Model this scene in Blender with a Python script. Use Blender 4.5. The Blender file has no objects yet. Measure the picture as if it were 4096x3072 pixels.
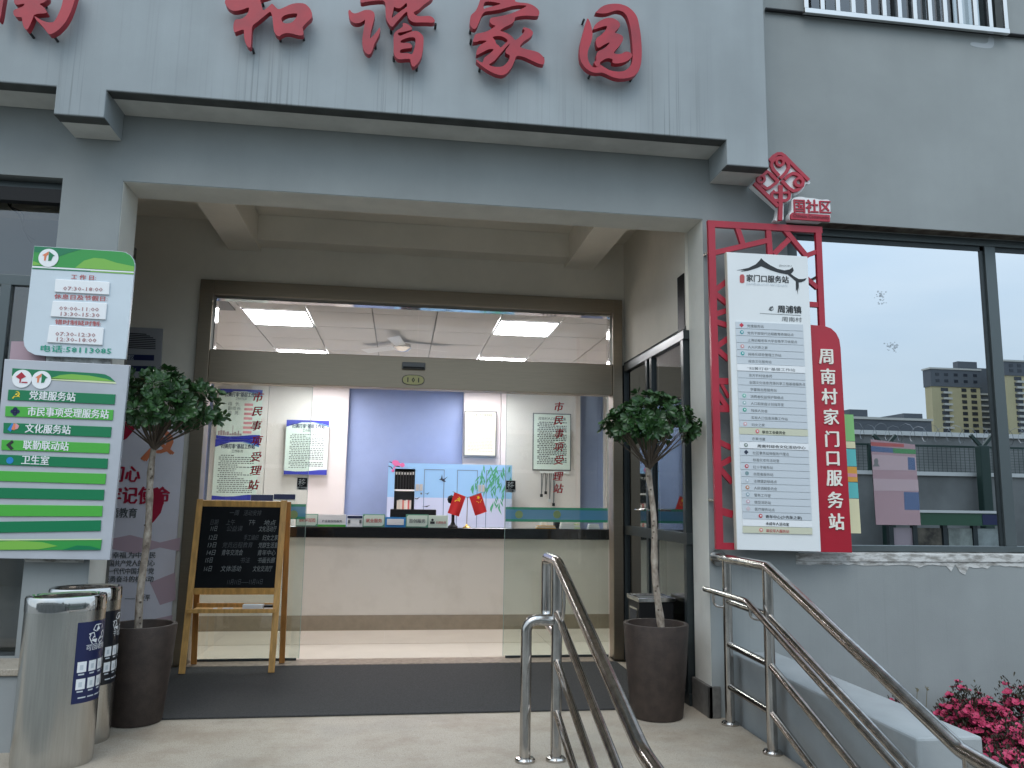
import bpy, math, random
from mathutils import Vector, Matrix
R = random.Random(7)
C = bpy.context.scene
# ---------------------------------------------------------------- camera, sky, sun, exposure
F, YAW, PITCH, ROLL, EYE = 3175.75, .1378, .1442, .0149, 1.4
FW = Vector((math.sin(YAW)*math.cos(PITCH), math.cos(YAW)*math.cos(PITCH), math.sin(PITCH)))
RT = Vector((math.cos(YAW), -math.sin(YAW), 0)); UP = RT.cross(FW)
RT2 = RT*math.cos(ROLL)+UP*math.sin(ROLL); UP2 = -RT*math.sin(ROLL)+UP*math.cos(ROLL)
cam = bpy.data.cameras.new('camera'); camo = bpy.data.objects.new('camera', cam); C.collection.objects.link(camo)
cam.sensor_width = 36; cam.lens = 36*F/4096; cam.clip_start = .05; cam.clip_end = 2500
camo.matrix_world = Matrix(((RT2.x, UP2.x, -FW.x, 0), (RT2.y, UP2.y, -FW.y, 0), (RT2.z, UP2.z, -FW.z, EYE), (0, 0, 0, 1)))
C.camera = camo
world = bpy.data.worlds.new('World'); C.world = world; world.use_nodes = True
SUN_EL, SUN_ROT = math.radians(50), math.radians(205)
nt = world.node_tree; N = nt.nodes; N.clear()
wo = N.new('ShaderNodeOutputWorld'); bg = N.new('ShaderNodeBackground'); bg.inputs[1].default_value = .125
sk = N.new('ShaderNodeTexSky'); sk.sky_type = 'NISHITA'; sk.sun_disc = False; sk.sun_elevation = SUN_EL; sk.sun_rotation = SUN_ROT
sk.air_density = 1.2; sk.dust_density = 3.0
mx = N.new('ShaderNodeMix'); mx.data_type = 'RGBA'; mx.clamp_factor = True
mx.inputs[0].default_value = .86
cl = N.new('ShaderNodeTexNoise'); cl.inputs['Scale'].default_value = 2.2; cl.inputs['Detail'].default_value = 5
tcw = N.new('ShaderNodeTexCoord'); mpw = N.new('ShaderNodeMapping'); mpw.inputs['Scale'].default_value = (1, 1, 3.5)
rp = N.new('ShaderNodeValToRGB'); rp.color_ramp.elements[0].position = .35; rp.color_ramp.elements[1].position = .7
rp.color_ramp.elements[0].color = (4.0, 5.2, 6.3, 1); rp.color_ramp.elements[1].color = (5.3, 6.2, 6.9, 1)
nt.links.new(tcw.outputs['Generated'], mpw.inputs[0]); nt.links.new(mpw.outputs[0], cl.inputs[0]); nt.links.new(cl.outputs[0], rp.inputs[0])
nt.links.new(sk.outputs[0], mx.inputs[6]); nt.links.new(rp.outputs[0], mx.inputs[7])
mn = N.new('ShaderNodeVectorMath'); mn.operation = 'MINIMUM'; mn.inputs[1].default_value = (6.6, 7, 7.6)      # the cloud layer hides the sun's halo
sx_ = N.new('ShaderNodeSeparateXYZ'); zz = N.new('ShaderNodeMapRange'); zz.inputs[1].default_value = .15; zz.inputs[2].default_value = 1; zz.inputs[3].default_value = 1; zz.inputs[4].default_value = 2.0   # overcast: brighter overhead
sc_ = N.new('ShaderNodeVectorMath'); sc_.operation = 'SCALE'
nt.links.new(tcw.outputs['Generated'], sx_.inputs[0]); nt.links.new(sx_.outputs[2], zz.inputs[0]); nt.links.new(mx.outputs[2], mn.inputs[0]); nt.links.new(mn.outputs[0], sc_.inputs[0]); nt.links.new(zz.outputs[0], sc_.inputs['Scale'])
nt.links.new(sc_.outputs[0], bg.inputs[0]); nt.links.new(bg.outputs[0], wo.inputs[0])
sun = bpy.data.lights.new('sun', 'SUN'); suno = bpy.data.objects.new('sun', sun); C.collection.objects.link(suno)
sun.energy = .5; sun.angle = math.radians(30); sun.color = (1, .95, .88)
sd = Vector((math.sin(SUN_ROT)*math.cos(SUN_EL), math.cos(SUN_ROT)*math.cos(SUN_EL), math.sin(SUN_EL)))
suno.rotation_euler = sd.to_track_quat('Z', 'Y').to_euler()
C.view_settings.view_transform = 'Standard'; C.view_settings.look = 'None'; C.view_settings.exposure = .45; C.view_settings.gamma = 1
C.render.engine = 'CYCLES'
C.cycles.max_bounces = 10; C.cycles.transparent_max_bounces = 24; C.cycles.glossy_bounces = 6; C.cycles.diffuse_bounces = 6
C.cycles.sample_clamp_indirect = 4; C.cycles.caustics_reflective = False; C.cycles.caustics_refractive = False

# ---------------------------------------------------------------- helpers
def at(px, py, Y=None, Z=None, X=None):
    """the world point on a plane of the place that a pixel of the 4096 px photograph sees"""
    d = FW + RT2*((px-2048)/F) - UP2*((py-1536)/F)
    if Y is not None: t = Y/d.y
    elif Z is not None: t = (Z-EYE)/d.z
    else: t = X/d.x
    return Vector((d.x*t, d.y*t, EYE+d.z*t))
def z1(px, py, ox, oy, s, **k): return at(ox+px*s, oy+py*s, **k)

BASE = {}
def link(o, parent=None):
    C.collection.objects.link(o)
    if parent is not None: o.parent = parent
def thing(name, label, cat, loc=(0, 0, 0), group=None):
    o = bpy.data.objects.new(name, None); o.empty_display_size = .1; link(o)
    o.location = loc; BASE[o.name] = Vector(loc); o['label'] = label; o['category'] = cat
    if group: o['group'] = group
    return o
def tag(o, label=None, cat=None, group=None, kind=None):
    for k, v in (('label', label), ('category', cat), ('group', group), ('kind', kind)):
        if v: o[k] = v
    return o
def finish(me, name, parent, mat, smooth=None):
    o = bpy.data.objects.new(name, me)
    b = BASE[parent.name] if parent is not None else Vector((0, 0, 0))
    if parent is not None: me.transform(Matrix.Translation(-b))
    BASE[o.name] = b
    link(o, parent); me.materials.clear(); me.materials.append(mat)
    BASE[o.name] = b
    if smooth:
        me.shade_smooth()
        try: me.set_sharp_from_angle(angle=math.radians(smooth))
        except Exception: pass
    return o
class B:
    def __init__(s): s.v = []; s.f = []
    def add(s, vs, fs):
        n = len(s.v); s.v += [tuple(p) for p in vs]; s.f += [tuple(i+n for i in f) for f in fs]; return s
    def box(s, x0, x1, y0, y1, z0, z1):
        v = [(x, y, z) for z in (z0, z1) for y in (y0, y1) for x in (x0, x1)]
        return s.add(v, [(0, 2, 3, 1), (4, 5, 7, 6), (0, 1, 5, 4), (2, 6, 7, 3), (0, 4, 6, 2), (1, 3, 7, 5)])
    def prism(s, poly, y0, y1):
        """poly: (x, z) points, pushed from y0 (front) to y1"""
        a = sum(poly[i][0]*poly[(i+1) % len(poly)][1]-poly[(i+1) % len(poly)][0]*poly[i][1] for i in range(len(poly)))
        if a < 0: poly = poly[::-1]
        n = len(poly); v = [(p[0], y0, p[1]) for p in poly]+[(p[0], y1, p[1]) for p in poly]
        return s.add(v, [tuple(range(n)), tuple(range(2*n-1, n-1, -1))]+[(i, i+n, (i+1) % n+n, (i+1) % n) for i in range(n)])
    def bar(s, p0, p1, w, h, up=(0, 0, 1)):
        p0, p1 = Vector(p0), Vector(p1); d = (p1-p0).normalized(); u = Vector(up); r = d.cross(u).normalized(); u = r.cross(d)
        v = [p+r*a*w/2+u*b*h/2 for p in (p0, p1) for a, b in ((-1, -1), (1, -1), (1, 1), (-1, 1))]
        return s.add(v, [(0, 1, 2, 3), (7, 6, 5, 4), (0, 4, 5, 1), (1, 5, 6, 2), (2, 6, 7, 3), (3, 7, 4, 0)])
    def tube(s, pts, r, n=10, caps=True):
        pts = [Vector(p) for p in pts]; rs = r if isinstance(r, (list, tuple)) else [r]*len(pts)
        rings = []; t0 = (pts[1]-pts[0]).normalized(); u = t0.orthogonal().normalized()
        for i, p in enumerate(pts):
            t = (pts[min(i+1, len(pts)-1)]-pts[max(i-1, 0)]).normalized()
            u = (u-t*u.dot(t)).normalized(); w = t.cross(u)
            rings.append([p+(u*math.cos(2*math.pi*k/n)+w*math.sin(2*math.pi*k/n))*rs[i] for k in range(n)])
        v = [q for g in rings for q in g]; f = []
        for i in range(len(pts)-1):
            for k in range(n): f.append((i*n+k, i*n+(k+1) % n, (i+1)*n+(k+1) % n, (i+1)*n+k))
        if caps: f += [tuple(range(n-1, -1, -1)), tuple(range((len(pts)-1)*n, len(pts)*n))]
        return s.add(v, f)
    def lathe(s, c, prof, n=40, sx=1, sy=1):
        v = []; f = []
        for r, z in prof:
            for k in range(n):
                a = 2*math.pi*k/n; v.append((c[0]+r*sx*math.cos(a), c[1]+r*sy*math.sin(a), c[2]+z))
        for i in range(len(prof)-1):
            for k in range(n): f.append((i*n+k, i*n+(k+1) % n, (i+1)*n+(k+1) % n, (i+1)*n+k))
        return s.add(v, f)
    def poly(s, pts): return s.add(pts, [tuple(range(len(pts)))])
    def done(s, name, parent, mat, smooth=None, bevel=0, seg=2):
        me = bpy.data.meshes.new(name); me.from_pydata(s.v, [], s.f); me.update()
        o = finish(me, name, parent, mat, smooth)
        if bevel:
            m = o.modifiers.new('bevel', 'BEVEL'); m.width = bevel; m.segments = seg; m.limit_method = 'ANGLE'; m.angle_limit = math.radians(40)
        return o
def rounded(pts, r=.05, k=5):
    pts = [Vector(p) for p in pts]; out = [pts[0]]
    for i in range(1, len(pts)-1):
        a, b, c = pts[i-1], pts[i], pts[i+1]; ra = min(r, (a-b).length*.49, (c-b).length*.49)
        p, q = b+(a-b).normalized()*ra, b+(c-b).normalized()*ra
        for j in range(k+1):
            t = j/k; out.append(p*(1-t)**2+b*2*t*(1-t)+q*t*t)
    return out+[pts[-1]]
def chaikin(p, n=2):
    for _ in range(n):
        q = []
        for i in range(len(p)):
            a, b = p[i], p[(i+1) % len(p)]
            q += [(a[0]*.78+b[0]*.22, a[1]*.78+b[1]*.22), (a[0]*.22+b[0]*.78, a[1]*.22+b[1]*.78)]
        p = q
    return p
def curve_shape(name, parent, mat, loops, Y, thick, off=(0, 0, 1), bev=0, smooth=0):
    """closed outlines with holes (x, z), front face at Y, back at Y + thick"""
    cu = bpy.data.curves.new('c', 'CURVE'); cu.dimensions = '2D'; cu.fill_mode = 'BOTH'; cu.extrude = thick/2-bev; cu.bevel_depth = bev; cu.bevel_resolution = 1
    cu.offset = -bev
    for L in loops:
        if smooth: L = chaikin(L, smooth)
        sp = cu.splines.new('POLY'); sp.points.add(len(L)-1); sp.use_cyclic_u = True
        for i, p in enumerate(L): sp.points[i].co = (p[0], p[1], 0, 1)
    ob = bpy.data.objects.new('c', cu); me = bpy.data.meshes.new_from_object(ob); bpy.data.objects.remove(ob)
    yc = Y+thick/2
    for v in me.vertices: v.co = (v.co.x, yc-v.co.z, v.co.y)
    me.name = name
    return finish(me, name, parent, mat)
def txt(s, o, xd, yd, size, mat, parent, name='lettering', align='LEFT', bold=0., thick=0., space=1., line=1., shear=0, w=None, nrm=None):
    """flat or raised lettering: o is the baseline start, xd / yd unit vectors of the writing plane"""
    cu = bpy.data.curves.new('t', 'FONT'); cu.body = s; cu.resolution_u = 2 if thick > .008 else 1; cu.align_x = align; cu.space_character = space; cu.space_line = line; cu.shear = shear
    cu.extrude = thick/2/size if thick else 0
    ob = bpy.data.objects.new('t', cu); me = bpy.data.meshes.new_from_object(ob); bpy.data.objects.remove(ob)
    xd, yd, o = Vector(xd).normalized(), Vector(yd).normalized(), Vector(o); n = xd.cross(yd) if nrm is None else Vector(nrm)
    sx = size
    if w and len(me.vertices):
        xs = [v.co.x for v in me.vertices]; sx = w/(max(xs)-min(xs))
    for v in me.vertices: c = v.co.copy(); v.co = o+xd*c.x*sx+yd*c.y*size+n*c.z*size
    if bold:
        b0 = [v.co.copy() for v in me.vertices]; f0 = [tuple(p_.vertices) for p_ in me.polygons]; vs = []; fs = []; bw_ = bold*size*1.15
        for k, (dx, dy) in enumerate(((-1, 0), (1, 0), (0, .8))):
            o_ = xd*dx*bw_+yd*dy*bw_+n*(.00015*k); fs += [tuple(i+len(vs) for i in f) for f in f0]; vs += [p_+o_ for p_ in b0]
        me = bpy.data.meshes.new(name); me.from_pydata(vs, [], fs)
    me.name = name
    return finish(me, name, parent, mat)
def txt_px(s, p0, p1, Y, h, mat, parent, bold=0., thick=0., name='lettering', shear=0, fit=True):
    """writing whose baseline runs from photo point p0 to p1 on the plane Y, glyph height h (m)"""
    a, b = at(*p0, Y=Y), at(*p1, Y=Y)
    return txt(s, a, b-a, Vector((0, 0, 1)), h, mat, parent, name=name, bold=bold, thick=thick, shear=shear, w=(b-a).length if fit else None)
def xz(p): return (p.x, p.z)
def pxpoly(pts, Y): return [xz(at(x, y, Y=Y)) for x, y in pts]
def zp(pts, ox, oy, s): return [(ox+x*s, oy+y*s) for x, y in pts]
def plate(name, parent, mat, pts, Y, thick=.003, bevel=0):
    return B().prism(pxpoly(pts, Y), Y, Y+thick).done(name, parent, mat, bevel=bevel)
def ribbon(pts, w):
    """outline (closed) of a polyline with width, in the plane of its 2D points"""
    L, Rr = [], []
    for i, p in enumerate(pts):
        a = pts[max(i-1, 0)]; b = pts[min(i+1, len(pts)-1)]; dx, dy = b[0]-a[0], b[1]-a[1]; l = math.hypot(dx, dy) or 1
        L.append((p[0]-dy/l*w/2, p[1]+dx/l*w/2)); Rr.append((p[0]+dy/l*w/2, p[1]-dx/l*w/2))
    return L+Rr[::-1]
def ring(cx, cy, r, n=20): return [(cx+r*math.cos(2*math.pi*i/n), cy+r*math.sin(2*math.pi*i/n)) for i in range(n)]

# ---------------------------------------------------------------- materials
def mat(name, col, rough=.6, metal=0., var=0., vs=3., vscale=(1, 1, 1), bump=0., bs=200., spec=.5, col2=None, sharp=(.35, .65), emit=0., coat=0.):
    m = bpy.data.materials.new(name); m.use_nodes = True; t = m.node_tree; b = t.nodes['Principled BSDF']
    b.inputs['Base Color'].default_value = (*col, 1); b.inputs['Roughness'].default_value = rough; b.inputs['Metallic'].default_value = metal
    b.inputs['Specular IOR Level'].default_value = spec; b.inputs['Coat Weight'].default_value = coat
    if emit: b.inputs['Emission Color'].default_value = (*col, 1); b.inputs['Emission Strength'].default_value = emit
    if var or bump: geo = t.nodes.new('ShaderNodeNewGeometry')
    if var:
        mp = t.nodes.new('ShaderNodeMapping'); mp.inputs['Scale'].default_value = vscale
        n = t.nodes.new('ShaderNodeTexNoise'); n.inputs['Scale'].default_value = vs; n.inputs['Detail'].default_value = 6; n.inputs['Roughness'].default_value = .6
        r = t.nodes.new('ShaderNodeValToRGB'); r.color_ramp.elements[0].position, r.color_ramp.elements[1].position = sharp
        c2 = col2 or tuple(c*(1-var) for c in col)
        r.color_ramp.elements[0].color = (*c2, 1); r.color_ramp.elements[1].color = (*col, 1)
        t.links.new(geo.outputs['Position'], mp.inputs[0]); t.links.new(mp.outputs[0], n.inputs[0]); t.links.new(n.outputs[0], r.inputs[0]); t.links.new(r.outputs[0], b.inputs['Base Color'])
    if bump:
        n2 = t.nodes.new('ShaderNodeTexNoise'); n2.inputs['Scale'].default_value = bs; n2.inputs['Detail'].default_value = 3
        bu = t.nodes.new('ShaderNodeBump'); bu.inputs['Strength'].default_value = bump; bu.inputs['Distance'].default_value = .004
        t.links.new(geo.outputs['Position'], n2.inputs[0]); t.links.new(n2.outputs[0], bu.inputs['Height']); t.links.new(bu.outputs[0], b.inputs['Normal'])
    return m
def wall_mat(name, col, streak=.35, zlo=3.86, zhi=4.5):
    """painted render: cloudy tone, fine grain, thin dark rain streaks that run down and gather at the drip edge"""
    m = mat(name, col, .82, var=.22, vs=.9, bump=.3, bs=260, spec=.25, sharp=(.3, .75)); t = m.node_tree; N = t.nodes; L = t.links
    b = N['Principled BSDF']; base = b.inputs['Base Color'].links[0].from_socket; geo = [n for n in N if n.type == 'NEW_GEOMETRY'][0]
    def streaks(sx, sz, lo, hi):
        mp = N.new('ShaderNodeMapping'); mp.inputs['Scale'].default_value = (sx, 1.5, sz)
        n = N.new('ShaderNodeTexNoise'); n.inputs['Scale'].default_value = 1; n.inputs['Detail'].default_value = 3
        r = N.new('ShaderNodeMapRange'); r.inputs[1].default_value = lo; r.inputs[2].default_value = hi
        L.new(geo.outputs['Position'], mp.inputs[0]); L.new(mp.outputs[0], n.inputs[0]); L.new(n.outputs[0], r.inputs[0]); return r.outputs[0]
    s0 = streaks(2.3, .5, .42, .62); s1, s2 = streaks(70, .6, .56, .72), streaks(5, .35, .45, .8)
    sep = N.new('ShaderNodeSeparateXYZ'); L.new(geo.outputs['Position'], sep.inputs[0])
    zr = N.new('ShaderNodeMapRange'); zr.inputs[1].default_value = zhi; zr.inputs[2].default_value = zlo; L.new(sep.outputs[2], zr.inputs[0])
    mu = N.new('ShaderNodeMath'); mu.operation = 'MULTIPLY'; m0 = N.new('ShaderNodeMath'); m0.operation = 'MULTIPLY'; L.new(s1, m0.inputs[0]); L.new(s0, m0.inputs[1]); L.new(m0.outputs[0], mu.inputs[0]); L.new(zr.outputs[0], mu.inputs[1])
    m2 = N.new('ShaderNodeMath'); m2.operation = 'MULTIPLY'; m2.inputs[1].default_value = streak; L.new(mu.outputs[0], m2.inputs[0])
    m3 = N.new('ShaderNodeMath'); m3.operation = 'MULTIPLY_ADD'; m3.inputs[1].default_value = .16 if streak > .2 else .07; L.new(s2, m3.inputs[0]); L.new(m2.outputs[0], m3.inputs[2])
    mix = N.new('ShaderNodeMix'); mix.data_type = 'RGBA'; L.new(m3.outputs[0], mix.inputs[0]); L.new(base, mix.inputs[6]); mix.inputs[7].default_value = (.11, .12, .115, 1)
    L.new(mix.outputs[2], b.inputs['Base Color']); return m
def glass_mat(name, tint, k=1.0, floor=0., rough=0.):
    m = bpy.data.materials.new(name); m.use_nodes = True; t = m.node_tree; t.nodes.clear()
    o = t.nodes.new('ShaderNodeOutputMaterial'); mx = t.nodes.new('ShaderNodeMixShader'); tr = t.nodes.new('ShaderNodeBsdfTransparent'); gl = t.nodes.new('ShaderNodeBsdfGlossy')
    tr.inputs[0].default_value = (*tint, 1); gl.inputs['Roughness'].default_value = rough; gl.inputs[0].default_value = (.95, .97, 1, 1)
    fr = t.nodes.new('ShaderNodeFresnel'); fr.inputs[0].default_value = 1.5; ma = t.nodes.new('ShaderNodeMath'); ma.operation = 'MULTIPLY_ADD'; ma.inputs[1].default_value = k; ma.inputs[2].default_value = floor; ma.use_clamp = True
    g = t.nodes.new('ShaderNodeNewGeometry'); iv = t.nodes.new('ShaderNodeMath'); iv.operation = 'SUBTRACT'; iv.inputs[0].default_value = 1; mm = t.nodes.new('ShaderNodeMath'); mm.operation = 'MULTIPLY'   # mirror only on the outer face of the pane
    t.links.new(g.outputs['Backfacing'], iv.inputs[1]); t.links.new(ma.outputs[0], mm.inputs[0]); t.links.new(iv.outputs[0], mm.inputs[1]); t.links.new(fr.outputs[0], ma.inputs[0]); t.links.new(mm.outputs[0], mx.inputs[0]); t.links.new(tr.outputs[0], mx.inputs[1]); t.links.new(gl.outputs[0], mx.inputs[2]); t.links.new(mx.outputs[0], o.inputs[0]); return m
def film_mat(name, col, clear):
    m = mat(name, col, .5); t = m.node_tree; b = t.nodes['Principled BSDF']; b.inputs['Alpha'].default_value = 1-clear; return m
def granite_mat(name):
    m = mat(name, (.46, .405, .33), .6, var=.3, vs=150, bump=.08, bs=300, col2=(.25, .215, .17), sharp=(.3, .6)); t = m.node_tree; N = t.nodes; L = t.links; b = N['Principled BSDF']
    base = b.inputs['Base Color'].links[0].from_socket; geo = [n for n in N if n.type == 'NEW_GEOMETRY'][0]
    for sc, lo, hi, c, k in ((2.2, .46, .66, (.24, .18, .12), .6), (.9, .5, .72, (.20, .19, .17), .5), (45, .55, .70, (.17, .14, .11), .6)):
        n = N.new('ShaderNodeTexNoise'); n.inputs['Scale'].default_value = sc; n.inputs['Detail'].default_value = 8; n.inputs['Roughness'].default_value = .68
        r = N.new('ShaderNodeMapRange'); r.inputs[1].default_value = lo; r.inputs[2].default_value = hi; r.inputs[4].default_value = k
        mx = N.new('ShaderNodeMix'); mx.data_type = 'RGBA'; L.new(geo.outputs['Position'], n.inputs[0]); L.new(n.outputs[0], r.inputs[0]); L.new(r.outputs[0], mx.inputs[0]); L.new(base, mx.inputs[6]); mx.inputs[7].default_value = (*c, 1); base = mx.outputs[2]
    L.new(base, b.inputs['Base Color']); return m
M = dict(
    fascia=wall_mat('fascia_paint', (.385, .422, .438), .5, 3.86, 4.75),
    wall=wall_mat('wall_paint', (.325, .348, .348), .10, .4, 2.4),
    porch=mat('porch_paint', (.78, .73, .64), .85, var=.12, vs=1.5, bump=.15, bs=200),
    reveal=mat('reveal_paint', (.68, .68, .63), .8, var=.10, vs=4),
    soffit=mat('soffit_paint', (.64, .635, .60), .85, var=.22, vs=2.5),
    drip=mat('dark_strip_grey', (.075, .08, .078), .9, var=.3, vs=6),  # dark colour of the canopy groove shade strips and the glazing trim
    stone=granite_mat('landing_granite'),
    threshold=mat('threshold_stone', (.33, .26, .20), .4, var=.4, vs=25),
    mat=mat('door_mat_rubber', (.072, .072, .072), .95, var=.35, vs=120, bump=.8, bs=500, spec=.1),
    concrete=mat('ground_concrete', (.24, .235, .215), .9, var=.3, vs=1.3),
    parapet=mat('parapet_paint', (.35, .372, .378), .85, var=.18, vs=2.2, bump=.2, bs=220),
    skirting=mat('skirting_stone', (.14, .135, .125), .5, var=.3, vs=30),
    steel=mat('stainless_tube', (.60, .57, .54), .17, 1, var=.35, vs=22, vscale=(1, 1, .3)),
    steelb=mat('brushed_stainless', (.32, .265, .20), .38, 1, var=.10, vs=60, vscale=(.1, 1, 4)),
    steelbin=mat('bin_stainless', (.56, .55, .52), .24, 1, var=.12, vs=40, vscale=(3, 3, .1)),
    steelmir=mat('polished_stainless', (.62, .60, .58), .07, 1),
    frame=mat('dark_aluminium', (.035, .045, .048), .35, .3, var=.2, vs=8),
    frameg=mat('grey_aluminium', (.10, .12, .125), .4, .4),
    red=mat('red_acrylic', (.41, .018, .034), .42, var=.28, vs=5, col2=(.29, .018, .032)),
    redside=mat('red_panel', (.42, .012, .03), .35, coat=.2, var=.12, vs=3),
    lattice=mat('red_lattice_paint', (.42, .02, .042), .4, var=.15, vs=4),
    white=mat('white_panel', (.78, .80, .80), .4, var=.05, vs=2),
    warm=mat('warm_white_letter', (.80, .78, .70), .5),
    strip=mat('strip_grey', (.58, .62, .655), .35),
    stripw=mat('strip_white', (.82, .83, .84), .35),
    stripc=mat('strip_cream', (.60, .60, .46), .4),
    ink=mat('ink_grey', (.13, .14, .145), .6), black=mat('ink_black', (.018, .02, .022), .5),
    board=mat('board_pale', (.60, .67, .72), .35, var=.06, vs=3),
    boardg=mat('board_silver', (.47, .49, .53), .35, var=.12, vs=3),
    dgreen=mat('strip_dark_green', (.008, .185, .075), .3), lgreen=mat('strip_light_green', (.075, .40, .055), .3),
    mgreen=mat('green_mid', (.035, .30, .06), .35), lime=mat('green_lime', (.20, .46, .07), .35), cream=mat('cream_line', (.65, .72, .42), .4),
    teal=mat('teal_ink', (.02, .32, .21), .5), redink=mat('red_ink', (.48, .09, .09), .6), pinkink=mat('faded_red_ink', (.42, .20, .20), .6),
    navy=mat('navy', (.012, .018, .075), .3), blue=mat('poster_blue', (.03, .04, .35), .35), cyan=mat('poster_cyan', (.02, .22, .55), .35),
    paper=mat('poster_paper', (.62, .72, .68), .5), paperw=mat('paper_white', (.75, .75, .75), .6), pink=mat('pink_print', (.68, .30, .34), .6),
    wood=mat('easel_wood', (.66, .36, .105), .5, var=.35, vs=6, vscale=(6, 6, .6)),
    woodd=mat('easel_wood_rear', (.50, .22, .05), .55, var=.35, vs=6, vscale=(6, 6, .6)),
    chalkboard=mat('chalkboard', (.005, .006, .007), .7, var=.5, vs=4, col2=(.009, .010, .012), spec=.12), chalk=mat('chalk', (.20, .21, .21), .9), chalkf=mat('chalk_faint', (.07, .075, .08), .9),
    pot=mat('pot_brown', (.052, .036, .029), .6, var=.4, vs=14, bump=.3, bs=120), soil=mat('soil', (.03, .022, .016), 1, var=.4, vs=60),
    bark=mat('bark_pale', (.46, .40, .33), .8, var=.5, vs=24, vscale=(1, 1, .6), bump=.5, bs=90, col2=(.17, .13, .10)), twig=mat('twig', (.10, .075, .055), .85),
    leaf=mat('leaf_green', (.035, .095, .022), .38, var=.65, vs=30, col2=(.014, .045, .014)), azl=mat('azalea_leaf', (.055, .05, .028), .6, var=.5, vs=20),
    petal=mat('azalea_pink', (.55, .05, .14), .6, var=.4, vs=30, col2=(.30, .012, .05)),
    dry=mat('dry_weed', (.17, .15, .09), .9),
    hall=mat('hall_white_paint', (.66, .62, .61), .6, var=.04, vs=2), hallblue=mat('hall_blue_paint', (.25, .32, .52), .6, var=.06, vs=3),
    tile=mat('ceiling_tile', (.62, .61, .60), .75), grid=mat('ceiling_grid', (.30, .30, .30), .5), floor=mat('hall_floor_tile', (.74, .67, .57), .14, var=.06, vs=2),
    counter=mat('counter_stone', (.66, .62, .56), .3, var=.12, vs=2.6, col2=(.60, .56, .50), sharp=(.3, .5)), brown=mat('counter_plinth', (.30, .245, .18), .35, var=.15, vs=12), granite=mat('black_granite', (.008, .008, .009), .12),
    lamp=mat('lamp_diffuser', (1, .97, 1), .5, emit=27.0), plastic=mat('grey_plastic', (.16, .165, .17), .4), blackp=mat('black_plastic', (.008, .008, .009), .5, spec=.25), gold=mat('gold', (.70, .45, .10), .3, .9), plateg=mat('number_plate_yellow', (.62, .57, .25), .35),
    flag=mat('flag_red', (.62, .018, .02), .6), yellow=mat('flag_yellow', (.85, .62, .04), .6),
    cab=mat('cabinet_blue', (.32, .50, .76), .45), caseshade=mat('cabinet_inside', (.10, .11, .11), .7),
    sky1=mat('mural_sky', (.27, .50, .80), .4), sky2=mat('mural_pale', (.50, .56, .76), .4), bamboo=mat('mural_bamboo', (.06, .32, .18), .5), bird=mat('mural_bird', (.02, .03, .06), .6), blossom=mat('mural_blossom', (.72, .16, .40), .6),
    bandg=film_mat('glass_band_green', (.03, .36, .20), .25), bandb=film_mat('glass_band_blue', (.10, .34, .52), .28), bandy=film_mat('glass_band_emblem', (.35, .48, .20), .3),
    redglass=mat('glass_red_lettering', (.34, .008, .02), .5),
    glass=glass_mat('clear_glass', (.87, .915, .885), 1.6, .0), glass2=glass_mat('clear_glass_plain', (.97, .98, .975), .9), side=glass_mat('side_glass', (.5, .53, .54), 1.8, .05),
    mirror=glass_mat('coated_window_glass', (.20, .23, .24), .5, .72), gedge=mat('glass_edge', (.30, .42, .38), .15),
    dark=mat('room_dark', (.03, .032, .035), .9), dim=mat('room_grey', (.16, .16, .15), .9),
    peel=mat('peeling_paint', (.60, .60, .58), .9, var=.55, vs=9, vscale=(1, 1, 3), bump=.6, bs=60, col2=(.28, .27, .25), sharp=(.4, .55)),
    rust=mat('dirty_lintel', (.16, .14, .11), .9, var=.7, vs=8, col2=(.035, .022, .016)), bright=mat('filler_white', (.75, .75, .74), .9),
    lilac=mat('banner_lilac', (.80, .77, .84), .5, var=.08, vs=3), orange=mat('banner_orange', (.72, .22, .10), .5), crimson=mat('banner_crimson', (.42, .01, .045), .5), mist=mat('banner_mist', (.58, .42, .48), .5),
    towerc=mat('tower_cream', (.48, .42, .25), .8, var=.1, vs=.1), towerg=mat('tower_grey', (.10, .11, .125), .8), towerw=mat('tower_window', (.03, .035, .045), .2), towerl=mat('tower_ledge', (.50, .49, .45), .8),
    oppwall=mat('opposite_wall', (.22, .225, .22), .9, var=.3, vs=.8), coping=mat('coping_white', (.62, .62, .60), .8), fence=mat('fence_green', (.012, .035, .028), .5), wire=mat('razor_wire', (.22, .23, .24), .4, .8),
    filmpink=film_mat('window_film_pink', (.44, .31, .35), .42), filmw=film_mat('window_film_white', (.52, .42, .46), .45), filmb=film_mat('window_film_blue', (.10, .16, .30), .4), filmr=film_mat('window_film_red', (.45, .12, .12), .42), filmg=film_mat('window_film_green', (.08, .28, .12), .42),
    cyanp=mat('strip_cyan', (.12, .50, .50), .5), orangep=mat('strip_orange', (.70, .35, .06), .5), creamp=mat('strip_yellow', (.75, .70, .45), .5), greenp=mat('strip_green', (.25, .55, .20), .5),
)

# ---------------------------------------------------------------- key dimensions (metres)
Yd, Yf, Yg, Yc = 7.175, 5.229, 5.524, 4.9
OL, OR, OT = -1.847, 2.088, 3.412
KL1, KL2, KR1, KR2, CF, KB = -2.165, -1.876, 2.142, 2.441, 3.863, 3.684
LB = at(97, 2247, Y=Yf).x                  # left edge of the left pillar
WX0, WX1, WZ0, WZ1, Yw = at(3132, 1500, Y=5.36).x, 7.2, 1.068, 3.448, 5.36
GX, GT = 2.063, 2.66
ZC, Yb = 3.25, 13.8                        # hall ceiling, hall back wall
GZ = -.45

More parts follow.
